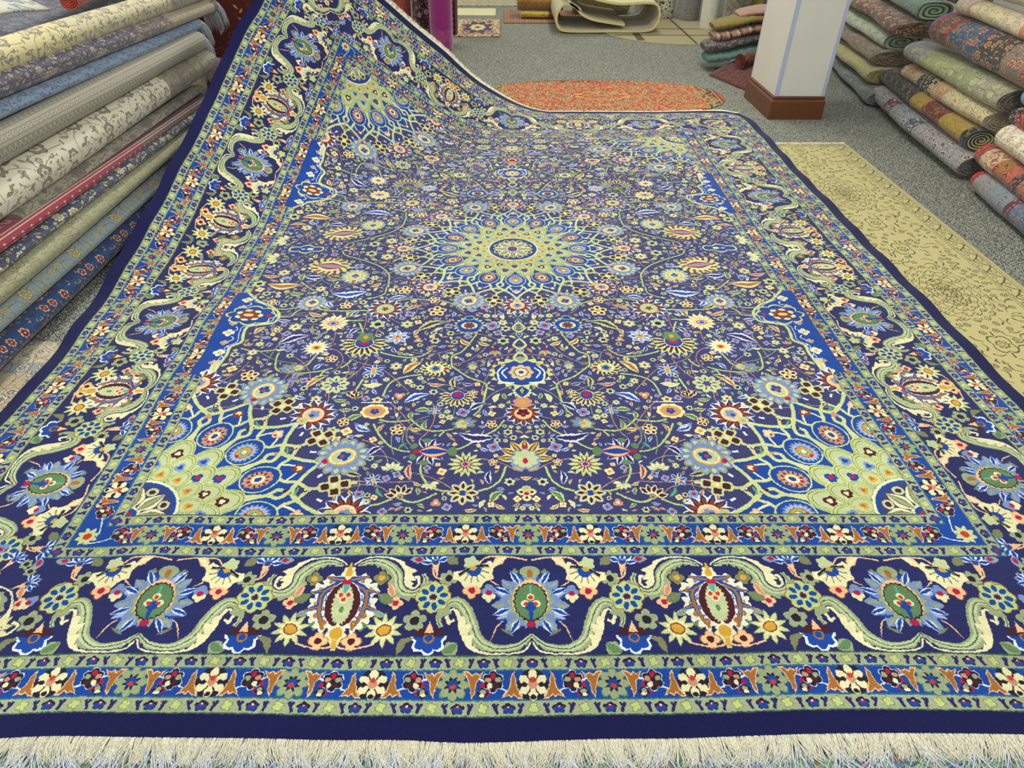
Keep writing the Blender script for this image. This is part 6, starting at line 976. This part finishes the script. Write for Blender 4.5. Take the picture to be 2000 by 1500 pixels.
roll('folded_mat',np.array([(.14,7.98,.03),(.35,7.98,.03),(.58,7.98,.03)]),.12,.034,rugmat('yellow_red_mat',(176,150,44),(190,170,70),(150,60,30),(110,90,30),'mid',(2,2),bands=[(0,(180,156,52)),(.72,(150,58,30))]),capC,'yellow folded mat with red end under the gold roll','mat',sq=3)
# ---- standing rolls
def stand(x,y,r,hh,lean,mat,cap,label,rz=None,seed=0): return roll('standing_roll',np.array([(x,y,FLOOR+.004),(x+lean[0]*.5,y+lean[1]*.5,hh/2),(x+lean[0],y+lean[1],hh)]),r,rz or r,mat,cap,label,seed=seed,wob=.02,nl=50)
def basis(P):
    T=np.gradient(P,axis=0);T/=np.linalg.norm(T,axis=1)[:,None];ref=np.array([0,0,1.]) if abs(T[0][2])<.8 else np.array([0,1.,0])
    S=np.cross(T,ref);S/=np.linalg.norm(S,axis=1)[:,None]+1e-9;return T,S,np.cross(S,T)
stand(-.64,6.32,.108,2.0,(.0,.15),rugmat('magenta',(136,26,104),(140,30,108),(150,40,110),(120,24,90),'sparse',(2,2),bands=[(0,(150,60,110)),(.08,(136,26,104))],sheen=.6),capN,'tall magenta roll standing behind the back fringe of the navy rug')
stand(-.83,6.66,.115,2.0,(.0,.15),rugmat('pink_black',(46,36,40),(190,110,110),(120,130,124),(30,26,28),'dense',(2.6,2.6)),capN,'black roll with pink and grey medallion standing beside the magenta roll')
stand(-1.06,6.78,.095,2.0,(-.01,.15),rugmat('coral',(170,84,74),(160,70,60),(190,110,96),(100,50,44),'border',(2,2)),capN,'coral pink standing roll left of the black and pink roll')
stand(-1.27,6.8,.10,2.0,(-.05,.15),rugmat('maroon_stand',(90,26,36),(160,120,110),(60,20,30),(40,16,20),'mid',(3,3)),capN,'dark maroon standing roll farthest left of the standing group')
stand(-.60,7.0,.075,2.0,(.02,.1),rugmat('navy_red_stand',(34,26,48),(170,44,40),(150,60,60),(20,18,30),'border',(2.4,2.4)),capN,'narrow navy and red tribal roll standing right of the magenta roll')
stand(1.80,8.05,.115,2.0,(.0,.1),rugmat('damask',(200,198,170),(46,46,44),(60,60,56),(40,40,40),'mid',(4,4)),capC,'black and cream damask roll standing behind the round rug')
stand(2.05,7.93,.125,2.0,(.02,.1),rugmat('greydamask',(130,128,124),(176,172,162),(90,88,88),(80,78,80),'mid',(3.4,3.4)),capG,'grey damask roll standing right of the black and cream roll')
stand(1.56,8.1,.10,2.0,(-.02,.1),rugmat('palestand',(196,196,186),(170,168,156),(150,150,150),(140,138,130),'sparse',(3,3)),capC,'pale grey roll standing left of the black and cream roll')
stand(2.15,7.40,.09,2.0,(.03,.1),plain('ivory_edge',(206,204,186),.8,.1,.08,20),capC,'plain ivory backed roll leaning at the edge of the round rug')
stand(2.35,7.14,.13,2.0,(.06,.1),rugmat('brownfloral',(120,112,96),(180,174,156),(90,76,64),(60,52,46),'dense',(3,3)),capG,'brown and grey floral roll leaning before the ivory roll')
stand(2.52,7.65,.11,2.0,(.05,.1),rugmat('greyfloral2',(120,118,106),(160,156,140),(90,88,84),(56,54,52),'mid',(4,4)),capG,'grey leaf patterned roll standing behind the mat pile')
stand(2.72,7.75,.10,2.0,(.05,.1),rugmat('yellowblack',(180,170,84),(190,180,96),(60,56,30),(40,38,24),'mid',(4,4)),capC,'yellow roll with black flowers standing behind the mat pile')
stand(2.98,7.9,.13,2.0,(.1,.1),rugmat('multiroll',(140,120,130),(180,170,160),(110,120,150),(90,60,70),'dense',(4,4)),capG,'muted multicolour roll standing nearest the pillar')
# ---- camera
import mathutils
cam=bpy.data.cameras.new('camera');co=bpy.data.objects.new('camera',cam);C.objects.link(co)
fw=Vector((0.01212264,0.78746918,-0.6162348));rt=Vector((0.99992475,-0.01070436,0.00599183));up=rt.cross(fw)
Mx=Matrix((rt,up,-fw)).transposed().to_4x4();Mx.translation=Vector((-0.06075,-0.59342,1.35));co.matrix_world=Mx
cam.sensor_width=36;cam.lens=1289.66/2000*36;cam.clip_start=.02;bpy.context.scene.camera=co
# ---- light
W=bpy.data.worlds.new('world');bpy.context.scene.world=W;W.use_nodes=True;bg=W.node_tree.nodes['Background'];bg.inputs[0].default_value=(.92,.96,1,1);bg.inputs[1].default_value=.5
def area(name,loc,rot,sx,sy,e,col=(1,1,1)):
    l=bpy.data.lights.new(name,'AREA');l.shape='RECTANGLE';l.size=sx;l.size_y=sy;l.energy=e;l.color=col;o=bpy.data.objects.new(name,l);C.objects.link(o);o.location=loc;o.rotation_euler=rot;return o
for x in (-2.2,1.2):
    for y in (1.2,4.6,8.2): area('ceiling_panel_light',(x,y,2.85),(0,0,0),.6,1.2,46,(1,.97,.86))
area('window_light',(-.5,-3.2,1.9),(math.radians(68),0,0),4.5,2.0,90,(.86,.93,1))
vs=bpy.context.scene.view_settings;vs.view_transform='Standard';vs.look='None';vs.exposure=0;vs.gamma=1
